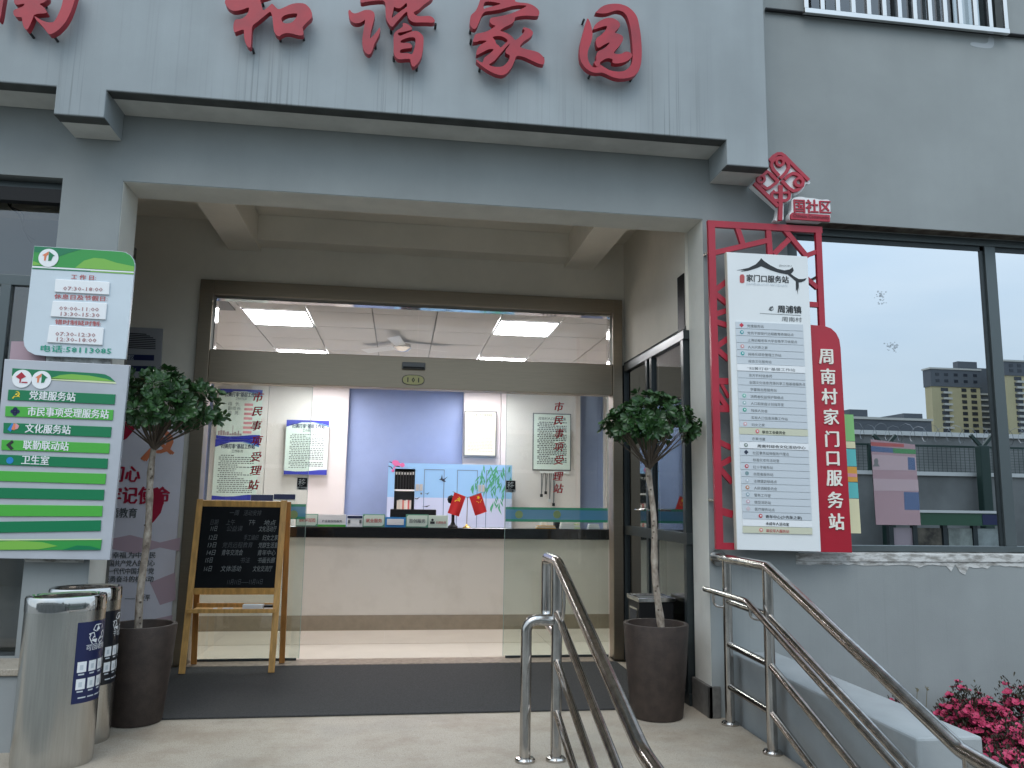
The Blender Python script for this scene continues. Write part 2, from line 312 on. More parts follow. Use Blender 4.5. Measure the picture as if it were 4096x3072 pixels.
# ---------------------------------------------------------------- setting
def struct(o): o['kind'] = 'structure'; return o
struct(B().poly([(-600, -900, GZ), (600, -900, GZ), (600, 4.0, GZ), (-600, 4.0, GZ)]).add([(-600, 4, GZ), (600, 4, GZ), (600, 300, GZ), (-600, 300, GZ)], [(0, 1, 2, 3)]).done('ground', None, M['concrete']))
struct(B().box(-6, 2.2, 4.22, Yd-.12, GZ+.002, 0).done('landing', None, M['stone'], bevel=.008))
steps = bpy.data.objects.new('steps', None); link(steps); steps['kind'] = 'structure'; BASE['steps'] = Vector((0, 0, 0))
for i in range(2):
    B().box(-2.6, 2.2, 3.5+.36*i, 3.855+.36*i, GZ+.001, GZ+.15*(i+1)).done('step', steps, M['stone'], bevel=.006)
struct(B().box(-4.9, 6, Yd+.11, Yb, -.12, .0).done('hall_floor', None, M['floor']))
hf = B()
for i in range(14): hf.box(-4.9+.8*i, -4.897+.8*i, Yd+.12, 8.8, .0, .0015)
hf.box(-4.9, 6, 8.05, 8.053, 0, .0016)
hf.done('tile_joint', bpy.data.objects['hall_floor'], M['brown'])
struct(B().box(2.56, 8.5, 3.0, Yf, GZ+.001, -.30).done('flower_bed', None, M['soil']))

# ---------------------------------------------------------------- the building
bld = thing('community_building', 'grey rendered community building with projecting sign canopy and recessed glass entrance', 'building', (0, Yf, 0))
# canopy with the letters
fx0 = -6.5
poly = [(fx0, CF), (KL1, CF), (KL1, KB), (KL2, KB), (KL2, CF), (KR1, CF), (KR1, KB), (KR2, KB), (KR2, 6.2), (fx0, 6.2)]
B().prism(poly, Yc, Yf-.002).done('canopy', bld, M['fascia'], bevel=.006)
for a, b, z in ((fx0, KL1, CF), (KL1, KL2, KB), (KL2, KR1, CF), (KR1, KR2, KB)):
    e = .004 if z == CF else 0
    B().box(a+e, b-e, Yc+.008, Yc+.10, z-.004, z+.004).done('groove_shade_strip', bld, M['drip'])  # dark strip paints in the shade of a drip groove, with stained concrete
    B().box(a+.004+e, b-.004-e, Yc+.1, Yf-.006, z-.003, z+.003).done('soffit', bld, M['soffit'])
# wall around the openings
lw = at(0, 700, Y=Yf).x-1.2
LWT, LWB = at(150, 706, Y=Yf).z, at(60, 2500, Y=Yf).z
w = B()
w.box(OL, OR, Yf, Yg, OT, 6.2)                                      # lintel beam
w.box(LB, OL, Yf, Yg, 0, OT).box(LB, OL, Yf, Yg, OT, 6.2)
w.done('beam_and_left_pillar', bld, M['wall'])
B().box(lw-3, LB, Yf, Yg, LWT, 6.2).done('left_upper_wall', bld, M['wall']); B().box(lw-3, LB, Yf, Yg, GZ, .42).done('left_lower_wall', bld, M['wall'])
wr = B()
wr.box(OR, WX0, Yf, Yg, GZ, WZ1).box(OR, 9, Yf, Yg, WZ1, at(3300, 53, Y=Yf).z).box(WX0, 9, Yf, Yg, GZ, WZ0-.06)
UZ0 = at(3300, 53, Y=Yf).z
UX0, UX1 = at(3222, 40, Y=Yf).x, at(4036, 130, Y=Yf).x
wr.box(OR, UX0, Yf, Yg, UZ0, 6.2).box(UX1, 9, Yf, Yg, UZ0, 6.2).box(WX1, 9, Yf, Yg, WZ0-.06, WZ1)
wr.done('right_wall', bld, M['wall'])
for nm, x0, x1 in (('left', OL, OL+.003), ('right', OR-.003, OR)):
    B().box(x0, x1, Yf+.006, Yg, .0, OT-.004).done('reveal', bld, M['reveal'])
B().box(OL+.004, OR-.004, Yf+.006, Yg, OT-.004, OT-.001).done('lintel_soffit', bld, M['reveal'])
B().box(OR-.03, OR-.004, Yf-.02, Yg, 0, .20).box(OR-.03, OR+.05, Yf-.02, Yf-.002, 0, .20).done('skirting', bld, M['skirting'], bevel=.003)
# porch
PZ = 3.85
DL, DR, DT = -1.80, 2.032, 3.285
p = B(); p.box(-2.75, DL, Yd, Yd+.12, 0, PZ).box(DR, 2.4, Yd, Yd+.12, 0, PZ).box(DL, DR, Yd, Yd+.12, DT, PZ)
p.box(-2.87, -2.75, Yg, Yd+.12, 0, PZ)
p.box(GX, GX+.12, Yg, Yd, GT, PZ)
p.done('porch_wall', bld, M['porch'])
B().box(-2.87, 2.4, Yg, Yd+.12, PZ, PZ+.15).done('porch_ceiling', bld, M['porch'])
for x in (-1.45, 1.62): B().box(x-.14, x+.14, Yg+.002, Yd-.002, 3.58, PZ-.002).done('ceiling_beam', bld, M['porch'])
B().box(-1.309, 1.479, Yd-.22, Yd-.002, 3.62, PZ-.002).done('cross_beam', bld, M['porch'])
# right neighbouring room behind the coated window
r = B(); r.box(2.4, 9, 9.0, 9.1, 0, 3.5).box(8.9, 9, Yg, 9.0, 0, 3.5).box(GX+.13, 9, Yg+.002, 9.0, 3.5, 3.6).box(2.4, 2.5, Yd+.13, 9.0, 0, 3.5).box(2.2, 9, Yg, 9.0, -.1, -.005)
r.done('side_room', bld, M['dim'])
# left recess behind the left opening
r = B(); r.box(lw-3, LB, 6.6, 6.7, 0, 3.4).box(lw-3, -2.88, Yg+.003, 6.7, LWT+.02, LWT+.12).box(lw-3, -2.88, Yg+.003, 6.7, -.1, -.005)
r.done('left_room', bld, M['dim'])
# lintel underside and sill of the right window
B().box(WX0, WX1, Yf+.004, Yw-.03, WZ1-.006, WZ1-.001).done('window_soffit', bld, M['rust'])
B().box(WX0-.02, WX1, Yf-.012, Yg, WZ0-.06, WZ0-.004).done('window_sill', bld, M['peel'], bevel=.004)
rr = random.Random(3); pts = []; X = WX0-.02
top = []; bot = []
while X < WX1: top.append((X, WZ0-.055)); bot.append((X, WZ0-.075-.012*rr.random()-(.02*rr.random() if rr.random() < .25 else 0)-(.06*rr.random()**2 if abs(X-3.95) < .22 else 0))); X += .035
B().prism(top+bot[::-1], Yf-.004, Yf-.001).done('peeled_paint', bld, M['peel'])
# right window
wf = B(); t = .055
wf.box(WX0, WX1, Yw, Yw+.05, WZ1-t, WZ1-.002).box(WX0, WX1, Yw, Yw+.05, WZ0, WZ0+t*.8)
mull = [WX0+.06, at(3166, 1000, Y=Yw).x, at(3998, 1500, Y=Yw).x, at(3998, 1500, Y=Yw).x+2.2]
for i, x in enumerate(mull[1:]): wf.box(x-.045, x+.045, Yw+.003, Yw+.06, WZ0+t*.8, WZ1-t)
wfo = wf.done('window_frame', bld, M['frameg'], bevel=.003)
for x in mull[1:]: B().box(x-.075, x-.046, Yw+.02, Yw+.05, WZ0+t*.8, WZ1-t).done('frame_bead', wfo, M['frame'])
B().box(WX0, WX1, Yw+.02, Yw+.05, WZ1-t-.035, WZ1-t-.001).done('frame_bead', wfo, M['frame'])
xs = [WX0]+mull[1:]+[WX1]
for a, b in zip(xs[:-1], xs[1:]): B().box(a+.02, b-.02, Yw+.030, Yw+.036, WZ0+.03, WZ1-.05).done('window_pane', wfo, M['mirror'])
# upper barred window
uf = B(); Yu = Yf+.12
UZ1 = UZ0+1.4
uf.box(UX0, UX1, Yu, Yu+.05, UZ0, UZ0+.05)
for x in (UX0+.03, (UX0+UX1)/2, UX1-.03): uf.box(x-.03, x+.03, Yu+.002, Yu+.05, UZ0+.05, 6.2)
ufo = uf.done('upper_window', bld, M['frame'])
B().box(UX0, UX1, Yu+.03, Yu+.036, UZ0+.03, 6.2).done('window_pane', ufo, M['side'])
B().box(UX0, UX1, Yg+.3, Yg+.32, UZ0-.1, 6.2).done('room_back', ufo, M['dark'])
def upt(x, y): return z1(x, y, 2696, 0, .633, Y=Yf-.05)
gr = thing('window_grille', 'stainless steel burglar bars over the upstairs window at top right', 'window bars', tuple(upt(1470, 120)))
a, b = upt(820, 65), upt(2112, 213); zz = (a.z+b.z)/2
B().box(a.x, b.x, Yf-.07, Yf-.04, zz-.02, zz+.02).done('bottom_rail', gr, M['steelmir'], bevel=.003)
for i, x in enumerate((832, 935, 1033, 1131, 1229, 1327, 1424, 1521, 1617, 1714, 1809, 1905, 2000, 2098)):
    q = upt(x, 65+(x-820)*.1145); B().box(q.x-.017, q.x+.017, Yf-.066, Yf-.044, zz+.02, 6.2).done('bar', gr, M['steelmir'], bevel=.003)
B().box(a.x, a.x+.03, Yf-.04, Yf, zz-.01, zz+.01).box(b.x-.03, b.x, Yf-.04, Yf, zz-.01, zz+.01).done('bracket', gr, M['steelmir'])
a, b = at(3057, 30, Y=Yf), at(4096, 152, Y=Yf)
tag(B().tube([(a.x, Yf-.02, (a.z+b.z)/2-.015), (8.9, Yf-.02, (a.z+b.z)/2-.015)], .016, 8).done('cable_conduit', None, M['blackp']), 'thin black conduit running along the wall under the upstairs window bars', 'cable')
# small marks on the wall
for px, py, r_ in ((3568, 333, .012), (3333, 475, .007)):
    q = at(px, py, Y=Yf); B().lathe((0, 0, 0), [(0.001, 0), (r_, 0)], 8).done('plug_hole', bld, M['dark']).matrix_local = Matrix.Translation(Vector((q.x, -.003, q.z)))@Matrix.Rotation(math.pi/2, 4, 'X')
q = at(3925, 180, Y=Yf); B().prism(chaikin([(q.x-.10, q.z-.02), (q.x+.1, q.z-.03), (q.x+.12, q.z+.07), (q.x+.07, q.z+.09), (q.x+.06, q.z+.01), (q.x-.09, q.z+.02)]), Yf-.0015, Yf).done('paint_touch_up', bld, mat('touch_up_paint', (.42, .45, .47), .8))
# left opening: dark window with grey band
lf = B(); a0 = at(0, 1095, Y=Yf+.1).z; a1 = at(0, 1137, Y=Yf+.1).z
lf.box(lw-3, LB, Yf+.10, Yf+.16, a1, a0).box(lw-3, LB, Yf+.1, Yf+.16, LWT-.05, LWT-.002)
xm = at(8, 1300, Y=Yf+.1).x
lf.box(xm-.03, xm+.03, Yf+.097, Yf+.157, .44, a1)
lfo = lf.done('left_window', bld, M['frameg'], bevel=.003)
B().box(lw-3, LB, Yf+.125, Yf+.13, a0, LWT-.05).done('window_pane', lfo, M['side'])
B().box(lw-3, LB, Yf+.125, Yf+.13, .42, a1).done('window_pane', lfo, M['side'])
B().box(lw-3, LB, Yf+.02, Yf+.09, LWT-.16, LWT-.07).done('roller_housing', lfo, M['blackp'])
B().box(lw-3, LB-.04, Yf+.3, Yf+.32, a0+.02, LWT-.19).done('window_backing', lfo, mat('grey_blind', (.34, .37, .375), .8))
cb = []
for i in range(15):
    t_ = i/14; cb.append(at(18+110*t_, 775+190*t_+14*math.sin(t_*9), Y=Yf+.28))
tag(B().tube(cb, .006, 5).tube([c_+Vector((.018*math.sin(i), 0, .02)) for i, c_ in enumerate(cb)], .004, 5).done('hanging_cable', None, M['blackp']), 'loose pair of cables hanging behind the left window above the opening hours board', 'cable')
# low wall by the entrance steps, right and left
pl, pr, pz = 2.226, 2.537, .414
tag(B().box(pl, pr, 3.298, Yf-.001, GZ, pz).done('parapet_wall', None, M['parapet'], bevel=.012), 'low grey rendered wall running out from the building beside the right handrail', 'low wall')
q = at(79, 2673, Z=.44)
pw = thing('parapet_wall', 'low wall with a stone top at the far left beside the steel bins', 'low wall', (q.x-.5, q.y+.3, GZ))
B().box(q.x-2, q.x, q.y, Yf-.05, GZ, .40).done('wall_body', pw, M['parapet'], bevel=.01)
B().box(q.x-2, q.x+.02, q.y-.02, Yf-.052, .402, .44).done('stone_top', pw, M['stone'], bevel=.006)

# ---------------------------------------------------------------- entrance (part of the building; pieces hang on its frame)
e = B(); jw = .115
e.box(DL, DL+jw, Yd-.05, Yd+.11, 0, DT).box(DR-jw*.8, DR, Yd-.05, Yd+.11, 0, DT).box(DL+jw, DR-jw*.8, Yd-.05, Yd+.11, DT-.13, DT)
ent = e.done('entrance_frame', bld, M['steelb'], bevel=.004)
HZ0, HZ1 = 2.375, 2.665
B().box(DL+jw, DR-jw*.8, Yd-.03, Yd+.11, HZ0, HZ1).done('header_box', ent, M['steelb'], bevel=.004)
B().box(DL+jw, DR-jw*.8, Yd+.0, Yd+.1, DT-.155, DT-.132).box(DL+jw, DL+jw+.02, Yd, Yd+.1, HZ1, DT-.157).box(DR-jw*.8-.02, DR-jw*.8, Yd, Yd+.1, HZ1, DT-.157).done('inner_lining', ent, M['steelmir'])
B().box(DL+jw+.02, .118, Yd+.03, Yd+.042, HZ1, DT-.157).done('transom_pane', ent, M['glass2'])
B().box(.124, DR-jw*.8-.02, Yd+.03, Yd+.042, HZ1, DT-.157).done('transom_pane', ent, M['glass2'])
lx, rx = at(1222, 2100, Y=Yd+.06).x, at(2020, 2100, Y=Yd+.06).x
B().box(DL+jw+.02, lx, Yd+.055, Yd+.067, .03, HZ0-.003).done('sliding_pane', ent, M['glass'])
B().box(rx, DR-jw*.8-.02, Yd+.055, Yd+.067, .03, HZ0-.003).done('sliding_pane', ent, M['glass'])
B().box(lx, lx+.003, Yd+.054, Yd+.068, .03, HZ0-.003).done('pane_edge', ent, M['gedge'])
B().box(rx-.003, rx, Yd+.054, Yd+.068, .03, HZ0-.003).done('pane_edge', ent, M['gedge'])
B().box(DL+jw, DR-jw, Yd-.13, Yd+.11, -.02, .012).done('threshold', ent, M['threshold'], bevel=.004)
B().box(DL+jw+.03, lx-.02, Yd+.05, Yd+.072, .012, .03).box(rx+.02, DR-jw, Yd+.05, Yd+.072, .012, .03).done('floor_track', ent, M['frame'])
xa, xb = at(790, 1900, Y=Yd+.02).x, at(836, 1900, Y=Yd+.02).x
B().box(xa-.004, xa+.004, Yd+.02, Yd+.03, .03, HZ0).done('pane_edge', ent, M['steelmir'])
xa = at(2448, 1900, Y=Yd+.02).x
B().box(xa-.004, xa+.004, Yd+.02, Yd+.03, .03, HZ0).done('pane_edge', ent, M['steelmir'])
# printed band and lettering on the panes
zt, zb = at(2200, 2030, Y=Yd+.053).z, at(2200, 2088, Y=Yd+.053).z
for x0, x1 in ((DL+jw+.03, lx-.003), (rx+.003, DR-jw-.005)):
    B().box(x0, x1, Yd+.050, Yd+.052, zb, zb+.022).box(x0, x1, Yd+.050, Yd+.052, zt-.022, zt).done('glass_band', ent, M['bandg'])
    B().box(x0, x1, Yd+.050, Yd+.052, zb+.022, zt-.022).done('glass_band', ent, M['bandb'])
for px in (1175, 2076, 2228):
    q = at(px, 2058, Y=Yd+.049); B().prism(ring(q.x, q.z, .036, 14), Yd+.047, Yd+.049).done('band_emblem', ent, M['bandy'])
word = '市民事项受理站'
for pts_, sx in ((((1026, 1588), (1024, 1645), (1018, 1703), (1020, 1763), (1017, 1828), (1016, 1882), (1007, 1940)), 36), (((2231, 1626), (2231, 1680), (2232, 1733), (2231, 1786), (2232, 1840), (2228, 1905), (2229, 1954)), 34)):
    for ch, (px, py) in zip(word, pts_):
        q = at(px-sx/2-1, py+16, Y=Yd+.05); txt(ch, q, (1, 0, .04), (.06, 0, 1), .092, M['redglass'], ent, bold=.028, shear=.15)
for px, py, s_ in ((1209, 1931, -1), (2043, 1942, 1)):
    q = at(px, py, Y=Yd+.04)
    B().box(q.x-.046, q.x+.046, Yd+.042, Yd+.05, q.z-.062, q.z+.046).done('push_sticker', ent, mat('sticker_grey', (.42, .44, .42), .5))
    B().box(q.x-.042, q.x+.042, Yd+.038, Yd+.0415, q.z-.036, q.z+.042).done('push_sticker', ent, M['blackp'])
    txt('移', (q.x-.034, Yd+.036, q.z-.024), (1, 0, 0), (0, 0, 1), .068, mat('sticker_letter', (.6, .62, .6), .5), ent)
    B().prism([(q.x-.03*s_, q.z-.046), (q.x+.012*s_, q.z-.044), (q.x+.012*s_, q.z-.038), (q.x+.034*s_, q.z-.049), (q.x+.012*s_, q.z-.060), (q.x+.012*s_, q.z-.053), (q.x-.03*s_, q.z-.052)], Yd+.036, Yd+.0375).done('push_arrow', ent, M['black'])
# sensor and number plate
a, b = at(1609, 1447, Y=Yd-.07), at(1701, 1477, Y=Yd-.07)
sn = thing('door_sensor', 'small grey motion sensor box on the steel header above the number plate', 'sensor', tuple(at(1655, 1462, Y=Yd-.05)))
B().box(a.x, b.x, Yd-.075, Yd-.031, b.z, a.z).done('housing', sn, M['plastic'], bevel=.008)
B().box(a.x+.01, b.x-.01, Yd-.078, Yd-.0755, b.z+.004, b.z+.018).done('lens', sn, M['blackp'])
q = at(1653, 1520, Y=Yd-.035)
npl = thing('number_plate', 'oval yellow room number plate reading 101 on the steel door header', 'number plate', tuple(q))
ov = [(q.x+.094*(abs(math.cos(t_))**.72)*math.copysign(1, math.cos(t_)), q.z+.042*(abs(math.sin(t_))**.8)*math.copysign(1, math.sin(t_))) for t_ in [i*2*math.pi/28 for i in range(28)]]
B().prism([(q.x+(x-q.x)*1.07, q.z+(z-q.z)*1.12) for x, z in ov], Yd-.037, Yd-.031).done('rim', npl, M['black'])
B().prism(ov, Yd-.041, Yd-.0375).done('plate', npl, M['plateg'])
txt('1 0 1', (q.x, Yd-.043, q.z-.022), (1, 0, 0), (0, 0, 1), .062, M['black'], npl, align='CENTER', bold=.02)
# side glazing on the right of the porch
g = B(); fw_ = .06
for y in (Yd-.06, 6.42, 6.30, Yg+.02): g.box(GX-.02, GX+.04, y-.0, y+.058, 0, GT)
g.box(GX-.024, GX+.044, Yg, Yd-.001, GT-.07, GT-.001).box(GX-.022, GX+.042, Yg, Yd-.002, 1.10, 1.18).box(GX-.022, GX+.042, Yg, Yd-.002, .0, .08)
sg = g.done('side_glazing', bld, M['frame'], bevel=.003)
for y0, y1 in ((Yg+.08, 6.30), (6.48, Yd-.06)):
    B().box(GX+.004, GX+.01, y0, y1, 1.18, GT-.07).done('side_pane', sg, M['side']); B().box(GX+.004, GX+.01, y0, y1, .08, 1.10).done('side_pane', sg, M['side'])
for y in (6.26, 6.52): B().tube(rounded([(GX-.02, y, 1.33), (GX-.07, y, 1.33), (GX-.07, y+(.10 if y > 6.4 else -.10), 1.33)], .015, 3), .009, 8).done('handle', sg, M['steelmir'], smooth=40)
q = at(2731, 1292, X=GX-.004); B().box(GX-.006, GX-.001, Yg+.02, q.y+.1, q.z-.05, 3.1).done('dark_opening_panel', sg, M['blackp'])  # flat black panel stands in for a dark opening above the glazing
B().poly([(GX-.003, Yd-.001, GT), (GX-.003, Yg, GT), (GX-.003, Yg, GT+.03), (GX-.003, Yd-.001, GT+.03)]).done('glazing_top_trim', sg, M['drip'])

# ---------------------------------------------------------------- hall
hall = thing('hall_interior', 'bright white and blue painted service hall inside the open sliding doors', 'hall', (.5, Yb, 0))
h = B(); h.box(-4.9, -4.8, Yd+.13, Yb, 0, ZC).box(6, 6.1, 9.15, Yb, 0, ZC).box(2.51, 6.1, 9.11, 9.149, 0, ZC)
h.box(-4.9, DL-.01, Yd+.13, Yd+.2, 0, ZC).box(DR+.01, 2.4, Yd+.13, Yd+.2, 0, ZC).done('hall_wall', hall, M['hall'])
def bx(px): return at(px, 1800, Y=Yb-.15).x
B().box(-4.8, 6, Yb, Yb+.1, 0, ZC).done('blue_back_wall', hall, M['hallblue'])
for a, b in ((690, 752), (843, 1062), (1064, 1386), (1852, 2000), (2002, 2318)):
    dy = .0 if a in (1064, 1852) else .06
    B().box(bx(a), bx(b), Yb-.15-dy, Yb-.001, 0, ZC).done('white_pier', hall, M['hall'])
B().box(-4.8, bx(600), Yb-.1, Yb-.001, 0, ZC).done('white_pier', hall, M['hall']); B().box(bx(2420), 6, Yb-.1, Yb-.001, 0, ZC).done('white_pier', hall, M['hall'])
# ceiling grid: pixel of one corner fixes the raster
cg = bpy.data.objects.new('hall_ceiling', None); link(cg); cg['kind'] = 'structure'; BASE['hall_ceiling'] = Vector((0, 0, 0))
B().box(-4.9, 6.1, Yd+.21, Yb, ZC+.03, ZC+.1).done('ceiling_void', cg, M['grid'])
c0 = at(962, 1231, Z=ZC); c1 = at(1229, 1242, Z=ZC); tx = (c1.x-c0.x); ty = tx*1.12
ox, oy = c0.x, c0.y
tme = None
lights = {(0, 0), (4, 0), (0, 3), (4, 3), (0, 6), (4, 6)}
for i in range(-5, 8):
    for j in range(-1, 9):
        x0, y0 = ox+i*tx, oy+j*ty
        if x0 < -4.9 or x0+tx > 6.1 or y0+ty > Yb+.3 or y0+ty < Yd+.3 or (i, j) in lights: continue
        b_ = B().box(x0+.006, x0+tx-.006, max(y0, Yd+.21)+.006, min(y0+ty, Yb)-.006, ZC, ZC+.02).done('ceiling_tile', cg, M['tile'])
for k, (i, j) in enumerate(sorted(lights)):
    x0, y0 = ox+i*tx, oy+j*ty
    lab = ['front left', 'middle left', 'rear left', 'front right', 'middle right', 'rear right'][k]
    l = thing('ceiling_light', f'lit square ceiling panel light, the {lab} one in the hall ceiling', 'ceiling light', (x0+tx/2, y0+ty/2, ZC), 'lit panel lights in the hall ceiling')
    B().box(x0+.004, x0+tx-.004, y0+.004, y0+.02, ZC-.012, ZC+.01).box(x0+.004, x0+tx-.004, y0+ty-.02, y0+ty-.004, ZC-.012, ZC+.01).box(x0+.004, x0+.02, y0+.02, y0+ty-.02, ZC-.012, ZC+.01).box(x0+tx-.02, x0+tx-.004, y0+.02, y0+ty-.02, ZC-.012, ZC+.01).done('frame', l, M['white'])
    B().box(x0+.02, x0+tx-.02, y0+.02, y0+ty-.02, ZC-.004, ZC+.01).done('diffuser', l, M['lamp'])
q = at(1609, 1388, Y=9.4)
fan = thing('ceiling_fan', 'ceiling fan hanging from the hall ceiling, seen through the transom', 'ceiling fan', (q.x, q.y, ZC))
B().tube([(q.x, q.y, ZC), (q.x, q.y, q.z+.04)], .012, 8).done('downrod', fan, M['white'])
B().lathe((q.x, q.y, q.z), [(0.001, -.06), (.06, -.05), (.11, -.01), (.10, .03), (.03, .05), (.001, .05)], 20).done('motor', fan, M['steelmir'], smooth=40)
for k in range(3):
    a = math.radians(20+120*k); d = Vector((math.cos(a), math.sin(a), 0)); s_ = Vector((-d.y, d.x, .18))*.06
    B().add([Vector(q)+d*.1+s_, Vector(q)+d*.1-s_, Vector(q)+d*.6-s_*1.2, Vector(q)+d*.6+s_*1.2], [(0, 1, 2, 3)]).done('blade', fan, M['white'])
a, b = at(850, 1208, Z=ZC-.002), at(932, 1228, Z=ZC-.002)
tag(B().box(a.x, b.x, Yd+.4, Yd+.95, ZC-.012, ZC-.001).done('air_vent', None, M['plastic']), 'dark air vent in the hall ceiling near the left panel light', 'air vent')

# counter
Yk = 8.86; CT = 1.08
ct = thing('service_counter', 'long cream reception counter with a black granite top inside the hall', 'counter', (.3, Yk+.3, 0))
B().box(-4.6, 4.6, Yk, Yk+.1, .155, CT-.115).done('front_panel', ct, M['counter'])
B().box(-4.6, 4.6, Yk-.012, Yk+.1, 0, .155).done('plinth', ct, M['brown'])
B().box(-4.6, 4.6, Yk-.03, Yk+.30, CT-.115, CT).done('granite_top', ct, M['granite'], bevel=.006)
B().box(-4.6, 4.6, Yk+.3, Yk+.75, .72, .76).done('desk_top', ct, M['counter'])
Ys = Yk+.06
def card(px0, px1, py0, py1, label, back, edge=None, text=None, tm=None, Y=Ys, extra=None, th=.34):
    a, b = at(px0, py0, Y=Y), at(px1, py1, Y=Y); zb_ = CT
    c = thing('counter_sign', label, 'desk sign', ((a.x+b.x)/2, Y, CT), 'small signs standing on the counter')
    w_, hh = b.x-a.x, max(a.z-zb_, .06)
    B().box(a.x, b.x, Y, Y+.006, zb_, zb_+hh).done('card', c, edge or back, bevel=.001)
    B().box(a.x, b.x, Y-.02, Y+.05, zb_, zb_+.004).done('foot', c, M['glass2'])
    i = hh*.07
    pl_ = [(a.x+i+hh*.12, zb_+hh-i), (b.x-i, zb_+hh-i), (b.x-i, zb_+i+hh*.16), (b.x-i-hh*.16, zb_+i), (a.x+i, zb_+i), (a.x+i, zb_+hh-i-hh*.12)] if edge else [(a.x+.001, zb_+hh-.001), (b.x-.001, zb_+hh-.001), (b.x-.001, zb_+.001), (a.x+.001, zb_+.001)]
    B().prism(pl_, Y-.002, Y-.0005).done('print', c, back)
    if text: txt(text, (a.x+w_*.14, Y-.004, zb_+hh*.36), (1, 0, 0), (0, 0, 1), hh*th, tm, c, bold=.02, w=w_*.72)
    if extra: extra(c, a, b, hh)
    return c
pale = mat('card_pale', (.62, .72, .62), .5); cgreen = mat('card_green_edge', (.10, .30, .20), .5)
card(1185, 1271, 2055, 2105, 'green edged desk sign with red letters behind the left glass door', pale, cgreen, '顾问团', M['redink'])
card(1273, 1383, 2057, 2105, 'white desk sign with a bright green foot reading finance and insurance service', M['paperw'], None, '农金融保险服务', M['ink'], th=.22,
     extra=lambda c, a, b, hh: B().box(a.x, b.x, Ys-.006, Ys-.0045, CT, CT+hh*.16).done('green_strip', c, M['lgreen']))
def blu(c, a, b, hh):
    B().box(a.x+.004, b.x-.004, Ys-.006, Ys-.0045, CT+hh*.74, CT+hh*.96).done('header', c, M['navy'])
    B().box(a.x+.01, a.x+.035, Ys-.006, Ys-.0045, CT+hh*.3, CT+hh*.6).done('picture', c, M['ink']); B().box(b.x-.035, b.x-.012, Ys-.006, Ys-.0045, CT+hh*.3, CT+hh*.6).done('picture', c, M['ink'])
card(1389, 1450, 2061, 2105, 'white desk card with a dark blue header', M['stripw'], None, None, None, extra=blu)
card(1452, 1539, 2056, 2101, 'cream desk sign with red letters for the employment service', pale, cgreen, '就业服务', M['redink'])
card(1541, 1622, 2068, 2108, 'bright blue desk card with a blank white panel', M['cyan'], None, None, None,
     extra=lambda c, a, b, hh: B().box(a.x+.02, b.x-.02, Ys-.006, Ys-.0045, CT+hh*.22, CT+hh*.82).done('white_panel', c, M['paperw']))
card(1624, 1713, 2057, 2101, 'pale green desk sign with dark letters in front of the monitor', pale, cgreen, '首创服务', M['ink'])
def off(c, a, b, hh):
    B().prism(ring(a.x+.045, CT+hh*.62, .014, 12), Ys-.006, Ys-.0045).box(a.x+.02, a.x+.07, Ys-.006, Ys-.0045, CT+hh*.3, CT+hh*.5).done('officer_picture', c, M['black'])
    txt('扫黑除恶', (a.x+.085, Ys-.006, CT+hh*.33), (1, 0, 0), (0, 0, 1), .028, M['redink'], c, bold=.02)
card(1714, 1792, 2061, 2100, 'pale desk card with a dark figure and red letters beside the black lamp', pale, None, None, None, extra=off)
# two blue name cards on the wall side, left
for px0, px1, py0, py1, lb in ((1004, 1093, 1977, 2004, 'left of the two blue headed notices above the blackboard'), (1095, 1182, 1975, 1998, 'right of the two blue headed notices above the blackboard')):
    q0, q1 = at(px0, py0, Y=10.2), at(px1, py1, Y=10.2)
    c = thing('blue_notice', lb, 'notice', ((q0.x+q1.x)/2, 10.2, CT), 'blue headed notices behind the counter')
    B().box(q0.x, q1.x, 10.2, 10.21, .9, q0.z).done('screen', c, M['paperw']); B().box(q0.x+.004, q1.x-.004, 10.19, 10.199, q1.z, q0.z-.004).done('header', c, M['navy'])
